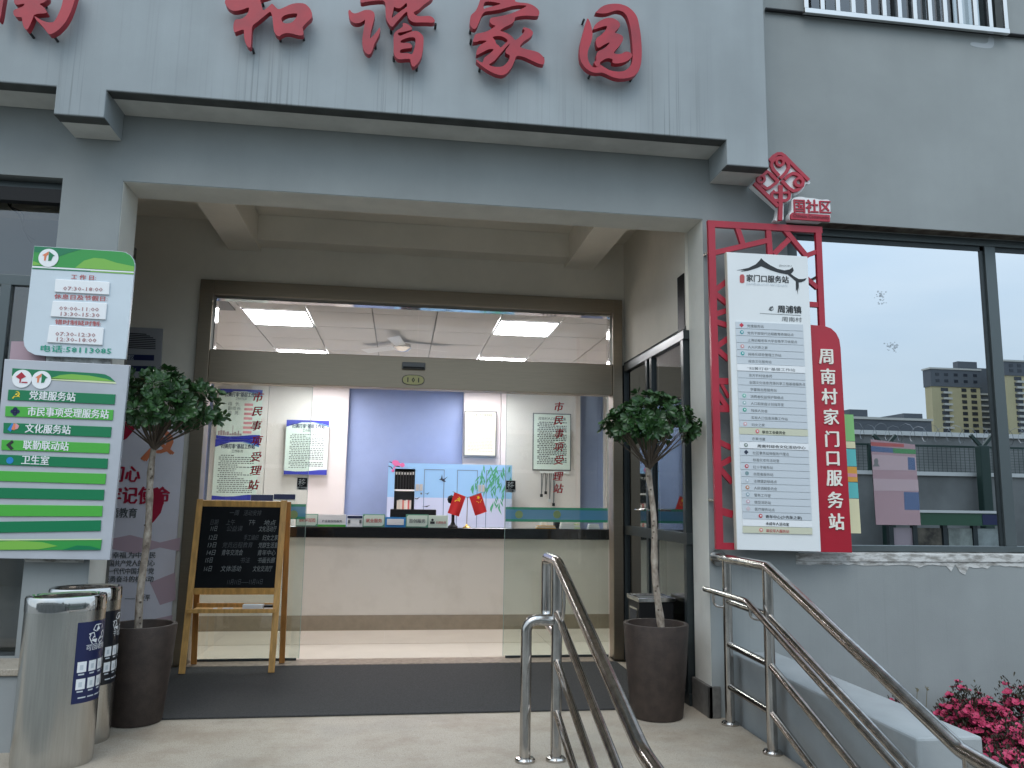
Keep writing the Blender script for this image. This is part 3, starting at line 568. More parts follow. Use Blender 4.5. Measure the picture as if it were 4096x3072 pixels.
# flags
q = at(1867, 2108, Z=CT); Yq = Yk+.1
q = at(1867, 2100, Y=Yq); fx = q.x
fl = thing('flag_stand', 'gold footed desk stand holding two crossed red table flags', 'flag stand', (fx, Yq, CT))
B().lathe((fx, Yq, CT), [(.045, 0), (.045, .008), (.02, .018), (.012, .03), (.005, .04), (.001, .04)], 20).done('base', fl, M['gold'], smooth=40)
top = at(1870, 1990, Y=Yq)
B().tube([(fx, Yq, CT+.03), (top.x, Yq, top.z)], .004, 8).done('pole', fl, M['steelmir'])
def fp(x, y, Y=Yq-.01): return z1(x, y, 1400, 1750, .3617, Y=Y)
for tip, quad, em in (((1135, 598), [(1155, 605), (1280, 655), (1205, 875), (1080, 835)], 'p'), ((1468, 605), [(1450, 615), (1320, 660), (1385, 865), (1515, 820)], 's')):
    B().tube([(top.x, Yq, top.z), fp(*tip)], .003, 6).done('arm', fl, M['steelmir'])
    P = [fp(*c_) for c_ in quad]; vs_ = []; fs_ = []
    n = 6
    for i in range(n+1):
        for j in range(n+1):
            u, v = i/n, j/n; p_ = (P[0]*(1-u)+P[1]*u)*(1-v)+(P[3]*(1-u)+P[2]*u)*v; p_ = p_+Vector((0, .012*math.sin(u*7+v)*v, 0)); vs_.append(p_)
    for i in range(n):
        for j in range(n): k = i*(n+1)+j; fs_.append((k, k+1, k+n+2, k+n+1))
    B().add(vs_, fs_).done('flag', fl, M['flag'], smooth=80)
    if em == 'p':
        c_ = fp(1150, 705, Yq-.022); d1 = (P[1]-P[0]).normalized()
        txt('☭', c_, (1, 0, -.3), (.3, 0, 1), .085, M['yellow'], fl, name='emblem', bold=.012)
    else:
        def star(cx, cz, r_): return [(cx+r_*(1 if i % 2 == 0 else .4)*math.sin(i*math.pi/5+.3), cz+r_*(1 if i % 2 == 0 else .4)*math.cos(i*math.pi/5+.3)) for i in range(10)]
        s_ = B(); c_ = fp(1420, 663, Yq-.022); s_.prism(star(c_.x, c_.z, .023), Yq-.023, Yq-.021)
        for x, y in ((1405, 708), (1422, 718), (1443, 712), (1453, 692)): c_ = fp(x, y, Yq-.022); s_.prism(star(c_.x, c_.z, .008), Yq-.023, Yq-.021)
        s_.done('emblem', fl, M['yellow'])
q0, q1 = at(1811, 2106, Y=Yk+.16), at(1807, 1998, Y=Yk+.16)
dl = thing('desk_camera', 'slim black desk stand with a round head behind the left flag', 'desk camera', (q0.x, Yk+.16, CT))
B().lathe((q0.x, Yk+.16, CT), [(.055, 0), (.055, .012), (.03, .03), (.018, .06), (.016, q1.z-CT), (.001, q1.z-CT)], 20).done('stem', dl, M['blackp'], smooth=40)
B().lathe((q1.x-.005, Yk+.15, q1.z), [(.001, -.05), (.035, -.035), (.045, 0), (.035, .035), (.001, .05)], 16).done('head', dl, M['blackp'], smooth=60)
q0, q1 = at(1561, 2036, Y=9.45), at(1744, 2068, Y=9.45)
mo = thing('monitor', 'black back of a computer monitor standing behind the counter signs', 'monitor', ((q0.x+q1.x)/2, 9.45, .76))
B().box(q0.x, q1.x, 9.43, 9.47, .9, q0.z).done('housing', mo, M['blackp'], bevel=.01); B().box((q0.x+q1.x)/2-.05, (q0.x+q1.x)/2+.05, 9.471, 9.5, .76, 1.0).done('stand', mo, M['blackp'])
# files and papers on the right end of the counter
def pc(x, y, Y): return z1(x, y, 1900, 1600, .3617, Y=Y)
for lab, x0, x1, y0, y1, m_, dy in (('yellow folder lying at the front of the papers on the counter', 680, 895, 1388, 1420, 'orangep', .02), ('white box file lying behind the yellow folder', 720, 800, 1348, 1386, 'paperw', .10), ('low stack of white papers right of the yellow folder', 945, 1100, 1350, 1425, 'paperw', .05), ('stack of papers with a pale green sheet', 1100, 1165, 1368, 1425, 'cream', .045), ('grey wire tray of papers at the right end of the counter', 1255, 1380, 1370, 1432, 'strip', .04), ('black pen holder behind the papers', 880, 940, 1350, 1400, 'blackp', .16)):
    a, b = pc(x0, y0, Yk+dy), pc(x1, y1, Yk+dy); hh = max(a.z-CT, .02)
    c = thing('paper_stack' if 'paper' in lab and 'pen' not in lab else ('pen_holder' if 'pen' in lab else 'folder'), lab, 'desk item', ((a.x+b.x)/2, Yk+dy+.05, CT), 'papers and files on the right end of the counter')
    n = 1 if 'pen' in lab else 3
    for k in range(n): B().box(a.x+.006*k, b.x-.004*((k*7) % 3), Yk+dy+.004*k, Yk+dy+.03+.05, CT+.001+hh*k/n, CT+hh*(k+1)/n-.0015).done('sheet', c, M[m_] if k != 1 or n == 1 else M['paperw'])

# wall posters
def lines(parent, x0, x1, z0, z1_, n, Y, m_, hgt=.012, seed=1, name='small_print'):
    rr = random.Random(seed); b_ = B(); dz = (z1_-z0)/n
    for i in range(n):
        z = z1_-dz*(i+.7); x = x0+(.03 if i % 3 == 0 else 0); end = x1 if rr.random() > .3 else x0+(x1-x0)*rr.uniform(.4, .8)
        while x < end:
            l_ = rr.uniform(.02, .05); b_.box(x, min(x+l_, end), Y-.0015, Y-.0005, z, z+hgt); x += l_+.012
    o = b_.done(name, parent, m_); o['kind'] = 'stuff'; return o
def blue_poster(px, lab, names=False, seed=1, title='“扫黄打非”基层工作站', sub='工作职责'):
    Y = Yb-.26; P = [at(*c_, Y=Y) for c_ in px]; x0, x1 = P[0].x, P[1].x; z1_, z0 = (P[0].z+P[1].z)/2, (P[2].z+P[3].z)/2
    c = thing('wall_poster', lab, 'poster', ((x0+x1)/2, Y, z0), 'blue and white notices on the hall wall'); W, Hh = x1-x0, z1_-z0
    B().box(x0, x1, Y, Y+.012, z0, z1_).done('sheet', c, M['paper'])
    B().prism([(x0, z1_), (x0, z1_-Hh*.13), (x0+W*.12, z1_-Hh*.10), (x0+W*.35, z1_-Hh*.045), (x0+W*.62, z1_-Hh*.035), (x0+W*.85, z1_-Hh*.06), (x1, z1_-Hh*.095), (x1, z1_)], Y-.002, Y-.0005).done('blue_header', c, M['blue'])
    B().prism([(x0+W*.5, z1_-Hh*.037), (x0+W*.8, z1_-Hh*.055), (x1, z1_-Hh*.10), (x1, z1_-Hh*.12), (x0+W*.8, z1_-Hh*.07), (x0+W*.62, z1_-Hh*.048)], Y-.003, Y-.0021).done('cyan_wave', c, M['cyan'])
    B().prism([(x0, z0), (x0, z0+Hh*.07), (x0+W*.25, z0+Hh*.055), (x0+W*.5, z0+Hh*.06), (x0+W*.8, z0+Hh*.09), (x1, z0+Hh*.095), (x1, z0)], Y-.002, Y-.0005).done('blue_footer', c, M['blue'])
    txt(title, (x0+W*.10, Y-.004, z1_-Hh*.145), (1, 0, 0), (0, 0, 1), .085, M['navy'], c, bold=.02, w=W*.8)
    txt(sub, (x0+W*.38, Y-.004, z1_-Hh*.215), (1, 0, 0), (0, 0, 1), .055, M['ink'], c, w=W*.26)
    if names:
        for i in range(7):
            z = z1_-Hh*(.33+.092*i)
            B().box(x0+W*.60, x0+W*.80, Y-.002, Y-.0005, z, z+Hh*.05).done('name_strip', c, M['pink'])
        for i, s_ in enumerate(('组  长:', '副组长', '组  员:')): txt(s_, (x0+W*.22, Y-.003, z1_-Hh*(.325+.092*i)), (1, 0, 0), (0, 0, 1), .07, M['ink'], c)
        rr = random.Random(5); sk_ = B(); x = x0+W*.03
        while x < x0+W*.55:
            wv = rr.uniform(.015, .04); hh = Hh*rr.uniform(.03, .10); sk_.box(x, x+wv, Y-.002, Y-.0005, z0+Hh*.075, z0+Hh*.075+hh); x += wv+.006
        sk_.box(x0+W*.36, x0+W*.375, Y-.0022, Y-.0007, z0+Hh*.075, z0+Hh*.27).box(x0+W*.11, x0+W*.12, Y-.0022, Y-.0007, z0+Hh*.075, z0+Hh*.24)
        sk_.done('skyline', c, mat('skyline_tan', (.35, .28, .30), .6))
    else: lines(c, x0+W*.1, x0+W*.9, z0+Hh*.11, z1_-Hh*.25, 20, Y, M['ink'], .014, seed)
    return c
blue_poster([(878, 1554), (1051, 1561), (1037, 1757), (866, 1757)], 'blue and white roster with pink name strips and skyline, upper left wall', True, sub='工作人员名单')
blue_poster([(862, 1790-30), (1038, 1757), (1026, 2000), (850, 2000)], 'blue and white duties notice below the roster, behind the left red lettering', seed=4)
blue_poster([(1147, 1678), (1317, 1684), (1303, 1899), (1133, 1898)], 'blue and white notice half behind the edge of the left glass door', seed=7, sub='工作制度')
for px, lab, m_, mi, bd, ti, sd_ in (([(1858, 1642), (1988, 1646), (1984, 1826), (1854, 1824)], 'thin framed white rules sheet with faint print, right of the blue wall', 'stripc', 'pinkink', M['ink'], '信息采集工作室规章制度', 11), ([(2132, 1651), (2285, 1656), (2284, 1885), (2132, 1881)], 'framed rules sheet full of dark print behind the right red lettering', 'paper', 'ink', M['plastic'], '周南村人口信息采集', 12)):
    Y = Yb-.25; P = [at(*c_, Y=Y) for c_ in px]; x0, x1 = P[0].x, P[1].x; zt_, z0 = P[0].z, P[3].z; W, Hh = x1-x0, zt_-z0
    c = thing('framed_notice', lab, 'poster', ((x0+x1)/2, Y, z0), 'framed rules sheets on the hall wall')
    B().box(x0, x1, Y, Y+.02, z0, zt_).done('frame', c, bd, bevel=.003)
    B().box(x0+.02, x1-.02, Y-.002, Y-.0003, z0+.02, zt_-.02).done('sheet', c, M[m_])
    txt(ti, (x0+W*.14, Y-.004, zt_-Hh*.12), (1, 0, 0), (0, 0, 1), .06, M['ink'], c, bold=.015, w=W*.72)
    lines(c, x0+W*.12, x0+W*.88, z0+Hh*.10, zt_-Hh*.15, 24, Y-.002, M[mi], .02 if mi == 'ink' else .007, sd_)
# hooks with lanyards
a, b = pc(725, 800, Yb-.3), pc(1050, 808, Yb-.3)
hk = thing('hook_rail', 'white hook rail on the hall wall under the framed sheet', 'hook rail', ((a.x+b.x)/2, Yb-.25, a.z))
B().box(a.x, b.x, Yb-.24, Yb-.212, b.z-.01, b.z+.03).done('rail', hk, M['white'])
for k in range(5): B().tube([(a.x+.08+k*(b.x-a.x-.16)/4, Yb-.24, b.z), (a.x+.08+k*(b.x-a.x-.16)/4, Yb-.29, b.z-.01)], .006, 6).done('hook', hk, M['steelmir'])
for k, (x, yb_) in enumerate(((735, 1040), (782, 1010), (825, 1095), (868, 1140))):
    p0, p1 = pc(x, 812, Yb-.28), pc(x, yb_, Yb-.28)
    ly = thing('lanyard', ['short lanyard with a thick dark clasp, leftmost on the hook rail', 'second lanyard from the left, the shortest one', 'third lanyard from the left with a pale tag', 'longest lanyard, right of the others behind the red lettering'][k], 'lanyard', tuple(p0), 'lanyards hanging on the hook rail')
    B().bar(p0, p1, .018, .006, (0, 1, 0)).bar(p0+Vector((.03, 0, 0)), p1+Vector((.004, 0, .02)), .014, .005, (0, 1, 0)).done('strap', ly, M['plastic'])
    B().box(p1.x-.022, p1.x+.022, p1.y-.01, p1.y+.01, p1.z-.05, p1.z).done('clasp', ly, M['blackp'] if k != 2 else M['strip'])

# cabinets with the mural
Ya = 13.0
cx0, cx1 = at(1549, 1990, Y=Ya).x, at(2047, 1990, Y=Ya).x; cz = at(1800, 1856, Y=Ya).z
cab = thing('mural_cabinet', 'row of office cabinets covered with a pale blue bamboo and swallow mural', 'cabinet', ((cx0+cx1)/2, Ya, 0))
def cpx(x, y, Y=Ya): return z1(x, y, 1400, 1750, .3617, Y=Y)
sx0, sx1 = cpx(492, 500).x, cpx(718, 500).x; sz0, sz1 = .35, cpx(600, 345).z
zm = cz-(cz-.0)*.28
for z0_, z1_, m_, nm in ((zm, cz, 'sky1', 'upper_carcass'), (0, zm, 'sky2', 'lower_carcass')):
    bb = B().box(cx0, sx0, Ya, Ya+.4, z0_, z1_).box(sx1, cx1, Ya, Ya+.4, z0_, z1_)
    if z1_ == cz: bb.box(sx0, sx1, Ya, Ya+.4, sz1, cz)
    else: bb.box(sx0, sx1, Ya, Ya+.4, 0, sz0)
    bb.done(nm, cab, M[m_])
B().box(sx0, sx1, Ya+.3, Ya+.4, sz0, sz1).done('shelf_back', cab, M['caseshade'])
zs = cpx(600, 583).z; B().box(sx0+.002, sx1-.002, Ya+.01, Ya+.29, zs-.012, zs+.012).done('shelf', cab, M['paperw'])
seam = mat('cabinet_seam', (.16, .24, .38), .6)
for x0_, x1_, y_ in ((825, 1043, 350), (1190, 1410, 357), (1510, 1722, 362)):
    a, b = cpx(x0_, y_), cpx(x1_, y_)
    B().box(a.x-.006, a.x+.006, Ya-.004, Ya-.0005, .1, a.z).box(b.x-.006, b.x+.006, Ya-.004, Ya-.0005, .1, a.z).box(a.x+.006, b.x-.006, Ya-.004, Ya-.0005, a.z-.012, a.z).done('door_joint', cab, seam)
for x0_, y0_, x1_, y1_ in ((728, 515, 760, 590), (770, 515, 802, 590), (1420, 523, 1450, 600), (1458, 523, 1487, 600)):
    a, b = cpx(x0_, y0_), cpx(x1_, y1_); B().box(a.x, b.x, Ya-.02, Ya-.005, b.z, a.z).done('handle', cab, mat('handle_grey', (.42, .42, .42), .4), bevel=.004)
a = cpx(788, 620); B().prism(ring(a.x, a.z, .016, 10), Ya-.012, Ya-.005).done('lock', cab, M['plastic'])
rr = random.Random(12); lf_ = B()
def leaf2(b_, x, y, ang, L, W_, Y, conv):
    dx, dy = math.cos(ang)*L, math.sin(ang)*L; nx, ny = -math.sin(ang)*W_, math.cos(ang)*W_
    b_.poly([Vector(conv(x, y, Y)), Vector(conv(x+dx*.45+nx, y+dy*.45+ny, Y)), Vector(conv(x+dx, y+dy, Y)), Vector(conv(x+dx*.45-nx, y+dy*.45-ny, Y))])
stems = [[(1790, 300), (1600, 420), (1400, 480), (1330, 560)], [(1480, 300), (1440, 420), (1500, 560)], [(1700, 300), (1640, 480), (1560, 600)], [(1550, 300), (1580, 460), (1530, 560)], [(1780, 420), (1700, 600), (1620, 780)], [(1620, 640), (1560, 760)], [(1640, 300), (1600, 380), (1690, 520)]]
for st in stems:
    for (xa_, ya_), (xb_, yb_) in zip(st[:-1], st[1:]):
        for k in range(6):
            t_ = (k+rr.random())/6; x, y = xa_+(xb_-xa_)*t_, ya_+(yb_-ya_)*t_
            if x > 1785: continue
            L = rr.uniform(60, 120); an = rr.uniform(1.1, 2.3)
            if x+math.cos(an)*L > 1788: continue
            leaf2(lf_, x, y, an, L, 9, Ya-.006-.0004*rr.random(), cpx)
lf_.done('mural_bamboo', cab, M['bamboo'])
bd = B()
for pts_ in ([(985, 465), (1005, 455), (1018, 410), (1025, 455), (1040, 458), (1082, 430), (1045, 470), (1062, 492), (1030, 488), (1010, 472)], [(708, 665), (735, 675), (778, 655), (745, 683), (725, 682)], [(825, 615), (850, 622), (878, 605), (858, 630)], [(790, 765), (840, 758), (888, 748), (850, 770), (820, 764)]):
    bd.prism([xz(cpx(x, y, Ya-.006)) for x, y in pts_], Ya-.007, Ya-.0055)
bd.done('mural_swallow', cab, M['bird'])
bl = B()
for x, y, r_ in ((510, 285, 30), (490, 275, 22), (580, 305, 22), (540, 295, 16), (475, 368, 15), (490, 335, 10)): p_ = cpx(x, y, Ya-.006); bl.prism(ring(p_.x, p_.z, r_*.0017, 7), Ya-.0075-.0001*x/500, Ya-.0055)
bl.done('mural_blossom', cab, M['blossom'])
br = B()
for pts_ in ([(437, 268), (480, 285), (500, 315), (550, 322)], [(425, 315), (455, 325), (470, 350)]):
    br.prism(ribbon([xz(cpx(x, y, Ya-.006)) for x, y in pts_], .014), Ya-.0070, Ya-.0056)
br.done('mural_branch', cab, M['bird'])
n_ord = ['first', 'second', 'third', 'fourth', 'fifth', 'sixth', 'seventh', 'eighth', 'ninth', 'tenth']
bw = mat('binder_spine', (.50, .50, .47), .5)
for k in range(7):
    a, b = cpx(502+k*31, 360+rr.random()*8, Ya+.1), cpx(525+k*31, 480, Ya+.1); zl = zs+.25
    t_ = thing('ring_binder', f'{n_ord[k]} ring binder from the left on the upper open cabinet shelf', 'binder', ((a.x+b.x)/2, Ya+.1, zs+.012), 'binders on the upper open shelf')
    B().box(a.x, b.x, Ya+.05, Ya+.28, zs+.013, a.z-.01).done('cover', t_, M['blackp']); B().box(a.x+.008, b.x-.006, Ya+.044, Ya+.0495, zl, a.z-.03).done('spine_label', t_, bw)
cols = [(.55, .5, .42), (.5, .48, .42), (.55, .52, .5), (.5, .14, .12), (.58, .55, .5), (.62, .6, .58), (.5, .1, .1), (.55, .5, .45)]
for k in range(8):
    a = cpx(518+k*20, 700-rr.random()*14, Ya+.1); b = cpx(535+k*20, 785, Ya+.1); z0_ = max(b.z, sz0)
    tag(B().box(a.x, b.x, Ya+.06, Ya+.26, sz0, a.z).done('book', None, mat('book_cover', cols[k], .6), bevel=.003), f'{n_ord[k]} book from the left on the lower open cabinet shelf', 'book', 'books on the lower open shelf')

# ---------------------------------------------------------------- red calligraphy on the canopy
YL = 4.80
def letter(label, pieces, ox, oy, s, pins, front=()):
    cen = z1(pieces[0][0][0][0], pieces[0][0][0][1], ox, oy, s, Y=YL)
    t_ = thing('red_character', label, 'sign letter', tuple(cen), 'red calligraphy characters on the canopy')
    for k, loops in enumerate(pieces):
        L = [[xz(z1(x, y, ox, oy, s, Y=YL)) for x, y in lp] for lp in loops]
        curve_shape('brush_stroke', t_, M['red'], L, YL-.0015*k, .045, smooth=2)
    for x, y in pins:
        q = z1(x, y, ox, oy, s, Y=YL+.02); B().tube([(q.x, YL+.046, q.z+.02), (q.x, Yc+.001, q.z+.02)], .008, 8).done('mounting_pin', t_, M['dark'])
letter('brush written red character at the top centre left, its right half a closed box', [[
    [(210, 40), (260, 130), (350, 190), (430, 190), (530, 170), (650, 120), (640, 200), (600, 270), (540, 320), (480, 340), (405, 340), (375, 400), (365, 500), (385, 575), (430, 560), (560, 510), (555, 620), (570, 720), (600, 800), (655, 850), (680, 830), (690, 600), (700, 450), (800, 380), (920, 280), (1030, 190), (1060, 300), (1075, 450), (1085, 550), (1120, 610), (1175, 650), (1220, 610), (1300, 580), (1400, 590), (1500, 620), (1590, 630), (1615, 590), (1600, 520), (1590, 480), (1660, 400), (1760, 310), (1765, 240), (1730, 150), (1640, 60), (1500, 50), (1380, 75), (1270, 130), (1165, 170), (1110, 120), (1055, 55), (1000, 110), (900, 190), (880, 150), (860, 60), (835, -20), (1000, -60), (1100, -120), (1060, -160), (800, -120), (800, -300), (700, -330), (680, -110), (450, -60), (250, -50)],
    [(1215, 320), (1270, 270), (1380, 240), (1515, 235), (1480, 310), (1420, 390), (1340, 415), (1260, 410), (1225, 370)]]], 850, 0, .226, [(690, 870), (1170, 660), (1590, 640), (860, 20)])
letter('brush written red character with a separate left stroke, second of the four in the middle', [
    [[(215, 205), (245, 190), (275, 240), (340, 268), (430, 240), (530, 195), (640, 192), (710, 230), (735, 300), (715, 400), (680, 520), (650, 640), (635, 770), (700, 700), (780, 610), (822, 535), (842, 560), (830, 660), (780, 760), (720, 870), (690, 980), (650, 1060), (590, 1070), (520, 1000), (485, 880), (485, 760), (510, 600), (550, 370), (500, 420), (420, 455), (330, 455), (260, 410), (225, 330), (212, 260)]],
    [[(440, -20), (455, 62), (600, 30), (800, 8), (945, 12), (945, 300), (960, 380), (1000, 460), (1050, 520), (1085, 530), (1130, 470), (1200, 390), (1370, 210), (1375, 300), (1400, 370), (1450, 420), (1520, 445), (1700, 440), (1900, 450), (1918, 400), (1870, 340), (1800, 310), (1680, 320), (1580, 320), (1520, 290), (1485, 245), (1600, 190), (1700, 90), (1840, 0), (1900, -90), (1500, -100), (1350, -260), (1250, -240), (1180, -60), (1050, -250), (930, -220), (930, -60)],
     [(1110, 130), (1160, 160), (1230, 165), (1300, 110), (1360, 45), (1375, 140), (1250, 210), (1080, 350), (1060, 350), (1095, 220)]],
    [[(1275, 455), (1290, 520), (1240, 560), (1170, 600), (1110, 660), (1100, 740), (1105, 900), (1100, 1030), (1130, 1110), (1180, 1165), (1260, 1170), (1350, 1160), (1430, 1160), (1440, 1240), (1480, 1325), (1540, 1290), (1600, 1220), (1650, 1130), (1680, 980), (1695, 820), (1690, 720), (1640, 660), (1560, 610), (1480, 615), (1380, 650), (1220, 720), (1170, 650), (1300, 630), (1465, 590), (1465, 545), (1400, 490), (1340, 460)],
     [(1235, 805), (1330, 760), (1430, 735), (1535, 740), (1530, 880), (1500, 1000), (1465, 1080), (1380, 1045), (1225, 1052), (1230, 980), (1330, 960), (1465, 945), (1468, 900), (1410, 845), (1240, 850)]]], 1350, 0, .2034, [(740, 880), (1105, 1130), (1560, 1320), (1930, 480), (1050, 580)])
letter('brush written red character with long sweeping diagonals, third of the four in the middle', [[
    [(340, -40), (310, 80), (250, 210), (160, 280), (140, 380), (140, 480), (200, 550), (260, 540), (310, 430), (370, 270), (430, 215), (560, 205), (750, 170), (950, 110), (1100, 95), (1240, 105), (1100, 180), (900, 265), (700, 310), (530, 335), (510, 400), (560, 470), (640, 485), (530, 560), (420, 610), (240, 640), (215, 720), (185, 795), (280, 790), (330, 765), (485, 770), (370, 830), (290, 900), (265, 970), (258, 1055), (380, 990), (500, 925), (610, 930), (500, 1030), (410, 1090), (385, 1185), (340, 1175), (262, 1120), (260, 1160), (340, 1230), (480, 1330), (620, 1400), (740, 1430), (830, 1400), (920, 1300), (980, 1180), (1020, 1050), (1150, 1070), (1300, 1140), (1450, 1210), (1545, 1228), (1562, 1130), (1520, 1060), (1440, 990), (1340, 960), (1200, 930), (1070, 890), (1150, 790), (1290, 700), (1340, 640), (1330, 590), (1270, 540), (1155, 512), (1138, 550), (1190, 570), (1130, 660), (1000, 775), (950, 700), (870, 640), (780, 600), (700, 585), (800, 510), (930, 455), (990, 390), (990, 320), (1200, 290), (1440, 312), (1462, 240), (1440, 180), (1360, 110), (1250, 60), (1000, 40), (990, -20), (960, -80), (760, -110), (740, -260), (600, -270), (620, -110), (450, -90)],
    [(398, 100), (420, 35), (500, 25), (620, 40), (748, 70), (600, 110), (450, 150), (402, 175)],
    [(560, 702), (640, 680), (760, 685), (875, 765), (800, 830), (720, 910), (690, 860), (640, 835), (620, 760)],
    [(480, 1228), (600, 1160), (740, 990), (905, 808), (880, 870), (810, 950), (820, 1010), (905, 1045), (880, 1140), (810, 1230), (720, 1270), (600, 1265)]]], 1850, 0, .211, [(160, 560), (170, 760), (340, 1290), (1545, 1110)])
letter('brush written red character shaped like a rounded frame with strokes inside, rightmost', [
    [[(500, 240), (600, 140), (700, 90), (850, 68), (980, 75), (1120, 120), (1230, 210), (1310, 320), (1350, 480), (1385, 700), (1405, 1000), (1390, 1240), (1340, 1400), (1240, 1490), (1100, 1530), (950, 1535), (820, 1500), (700, 1440), (620, 1410), (520, 1425), (420, 1405), (300, 1330), (210, 1200), (185, 1050), (200, 850), (260, 620), (310, 440), (338, 350), (370, 380), (410, 480), (440, 620), (440, 720), (400, 870), (350, 980), (340, 1100), (370, 1220), (430, 1300), (490, 1320), (540, 1300), (600, 1260), (680, 1320), (800, 1380), (950, 1400), (1080, 1380), (1180, 1290), (1220, 1180), (1225, 1000), (1210, 750), (1170, 480), (1120, 320), (1040, 225), (930, 195), (830, 220), (740, 255), (620, 265), (495, 245)]],
    [[(440, 585), (480, 490), (560, 420), (680, 360), (800, 345), (900, 380), (970, 440), (980, 510), (930, 570), (855, 640), (980, 670), (1040, 720), (1030, 800), (960, 900), (835, 1035), (920, 1060), (1010, 1050), (1080, 1005), (1160, 1015), (1225, 1075), (1180, 1150), (1080, 1210), (930, 1245), (815, 1225), (842, 1160), (760, 1130), (680, 1150), (570, 1225), (600, 1265), (520, 1315), (455, 1205), (520, 1190), (510, 1080), (540, 1000), (640, 965), (700, 920), (790, 825), (700, 850), (540, 955), (508, 850), (510, 740), (590, 700), (690, 600), (735, 505), (650, 515), (540, 555)]]], 2280, 0, .205, [(290, 390), (415, 1460), (1240, 1520)])
letter('lower half of a brush written red character at the top left corner', [
    [[(320, -150), (305, 60), (350, 112), (565, 72), (500, 150), (380, 185), (290, 230), (300, 330), (350, 375), (490, 375), (490, 480), (520, 600), (590, 668), (640, 600), (700, 470), (740, 360), (750, 330), (840, 300), (1000, 295), (1040, 270), (970, 150), (860, 85), (960, 60), (1060, -20), (1060, -150), (760, -200), (700, -420), (620, -420), (600, -200)]],
    [[(752, 345), (900, 440), (1040, 495), (1180, 500), (1240, 420), (1320, 260), (1380, 90), (1410, -150), (1420, -420), (1660, -440), (1700, -150), (1620, 120), (1540, 330), (1440, 510), (1300, 660), (1180, 740), (1080, 768), (1020, 680), (920, 560), (800, 440)]],
    [[(-60, -400), (120, -400), (100, -100), (60, 120), (30, 330), (-5, 460), (-60, 440)]]], 0, 0, .1808, [(610, 740), (1150, 820), (900, 60)])

# ---------------------------------------------------------------- lattice sign at the right
YS = 5.10
q = at(3120, 1500, Y=YS)
sg_ = thing('directory_sign', 'tall red lattice sign with a white directory board and red side panel on the pillar', 'sign', (q.x, YS, at(3120, 2210, Y=YS).z))
bars = [((2846, 882), (2880, 2197), 30), ((2832, 893), (3290, 919), 28), ((3274, 906), (3291, 1312), 26), ((2872, 2184), (2948, 2186), 27),
        ((2950, 905), (2974, 976), 22), ((2858, 1010), (3070, 961), 22), ((3075, 905), (3083, 1020), 23), ((3142, 917), (3235, 1030), 22), ((3098, 1015), (3159, 955), 22), ((3223, 1022), (3270, 1005), 20),
        ((3225, 1108), (3274, 1150), 20), ((3225, 1214), (3276, 1218), 22),
        ((2862, 1160), (2912, 1122), 22), ((2862, 1172), (2912, 1212), 22), ((2862, 1256), (2912, 1240), 22), ((2862, 1284), (2914, 1300), 22), ((2866, 1388), (2916, 1352), 22), ((2868, 1393), (2918, 1436), 22),
        ((2872, 1523), (2922, 1524), 26), ((2874, 1572), (2922, 1642), 20), ((2890, 1535), (2920, 1590), 13), ((2874, 1633), (2924, 1634), 28), ((2876, 1765), (2930, 1791), 22), ((2880, 1862), (2930, 1834), 22), ((2880, 1870), (2934, 1930), 22), ((2886, 2044), (2936, 2058), 30)]
for k, (p0, p1, w_) in enumerate(bars):
    a, b = at(*p0, Y=YS), at(*p1, Y=YS); wm = w_/F*5.25
    B().prism(ribbon([xz(a), xz(b)], wm), YS+.0006*k-.0, YS+.028+.0003*k).done('lattice_bar', sg_, M['lattice'])
for px, py in ((2846, 1000), (2868, 2000), (3284, 1100)):
    q = at(px, py, Y=YS); B().tube([(q.x, YS+.03, q.z), (q.x, Yf if px < 3200 else Yf, q.z)], .012, 8).done('spacer', sg_, M['steel'])
plate('red_side_panel', sg_, M['redside'], [(3222, 1297), (3300, 1304), (3325, 1313), (3345, 1332), (3358, 1358), (3363, 1392), (3409, 2211), (3270, 2208)], YS-.002, .03, bevel=.002)
Yp_ = YS-.045
wp = plate('white_board', sg_, M['white'], [(2908, 1008), (3230, 1026), (3284, 2207), (2950, 2199)], Yp_, .042, bevel=.002)
plate('board_side', sg_, mat('board_edge', (.55, .52, .44), .6), [(2905, 1008), (2909, 1008), (2951, 2199), (2947, 2199)], Yp_+.004, .036)
for k, (ch, px, py) in enumerate(zip('周南村家门口服务站', (3276, 3281, 3287, 3293, 3297, 3300, 3306, 3310, 3314), (1450, 1531, 1611, 1693, 1782, 1858, 1938, 2027, 2114))):
    q = at(px, py, Y=YS-.006); txt(ch, q, (1, 0, .012), (0, 0, 1), .118, M['warm'], sg_, bold=.022, thick=.006)
# brush roof emblem on the board
def s2(x, y): return (2800+x*.3014, 1000+y*.3014)
Ye = Yp_-.002
def flat2(pts_, m_, name='print', conv=s2, Y=Ye, par=sg_): return B().prism([xz(at(*conv(x, y), Y=Y)) for x, y in pts_], Y, Y+.0015).done(name, par, m_)
flat2([(490, 268), (640, 238), (740, 190), (790, 140), (812, 108), (850, 145), (930, 200), (1030, 250), (1120, 270), (1190, 258), (1230, 228), (1245, 270), (1225, 300), (1205, 315), (1250, 350), (1310, 385), (1370, 385), (1415, 372), (1395, 405), (1350, 425), (1310, 430), (1315, 535), (1305, 470), (1298, 590), (1290, 520), (1275, 545), (1272, 415), (1220, 370), (1165, 325), (1060, 305), (930, 265), (815, 215), (740, 245), (640, 275), (540, 285), (600, 265)], M['black'], 'roof_emblem')
flat2([(540, 325), (575, 322), (592, 350), (590, 430), (560, 440), (530, 430), (528, 350)], M['redink'], 'red_seal')
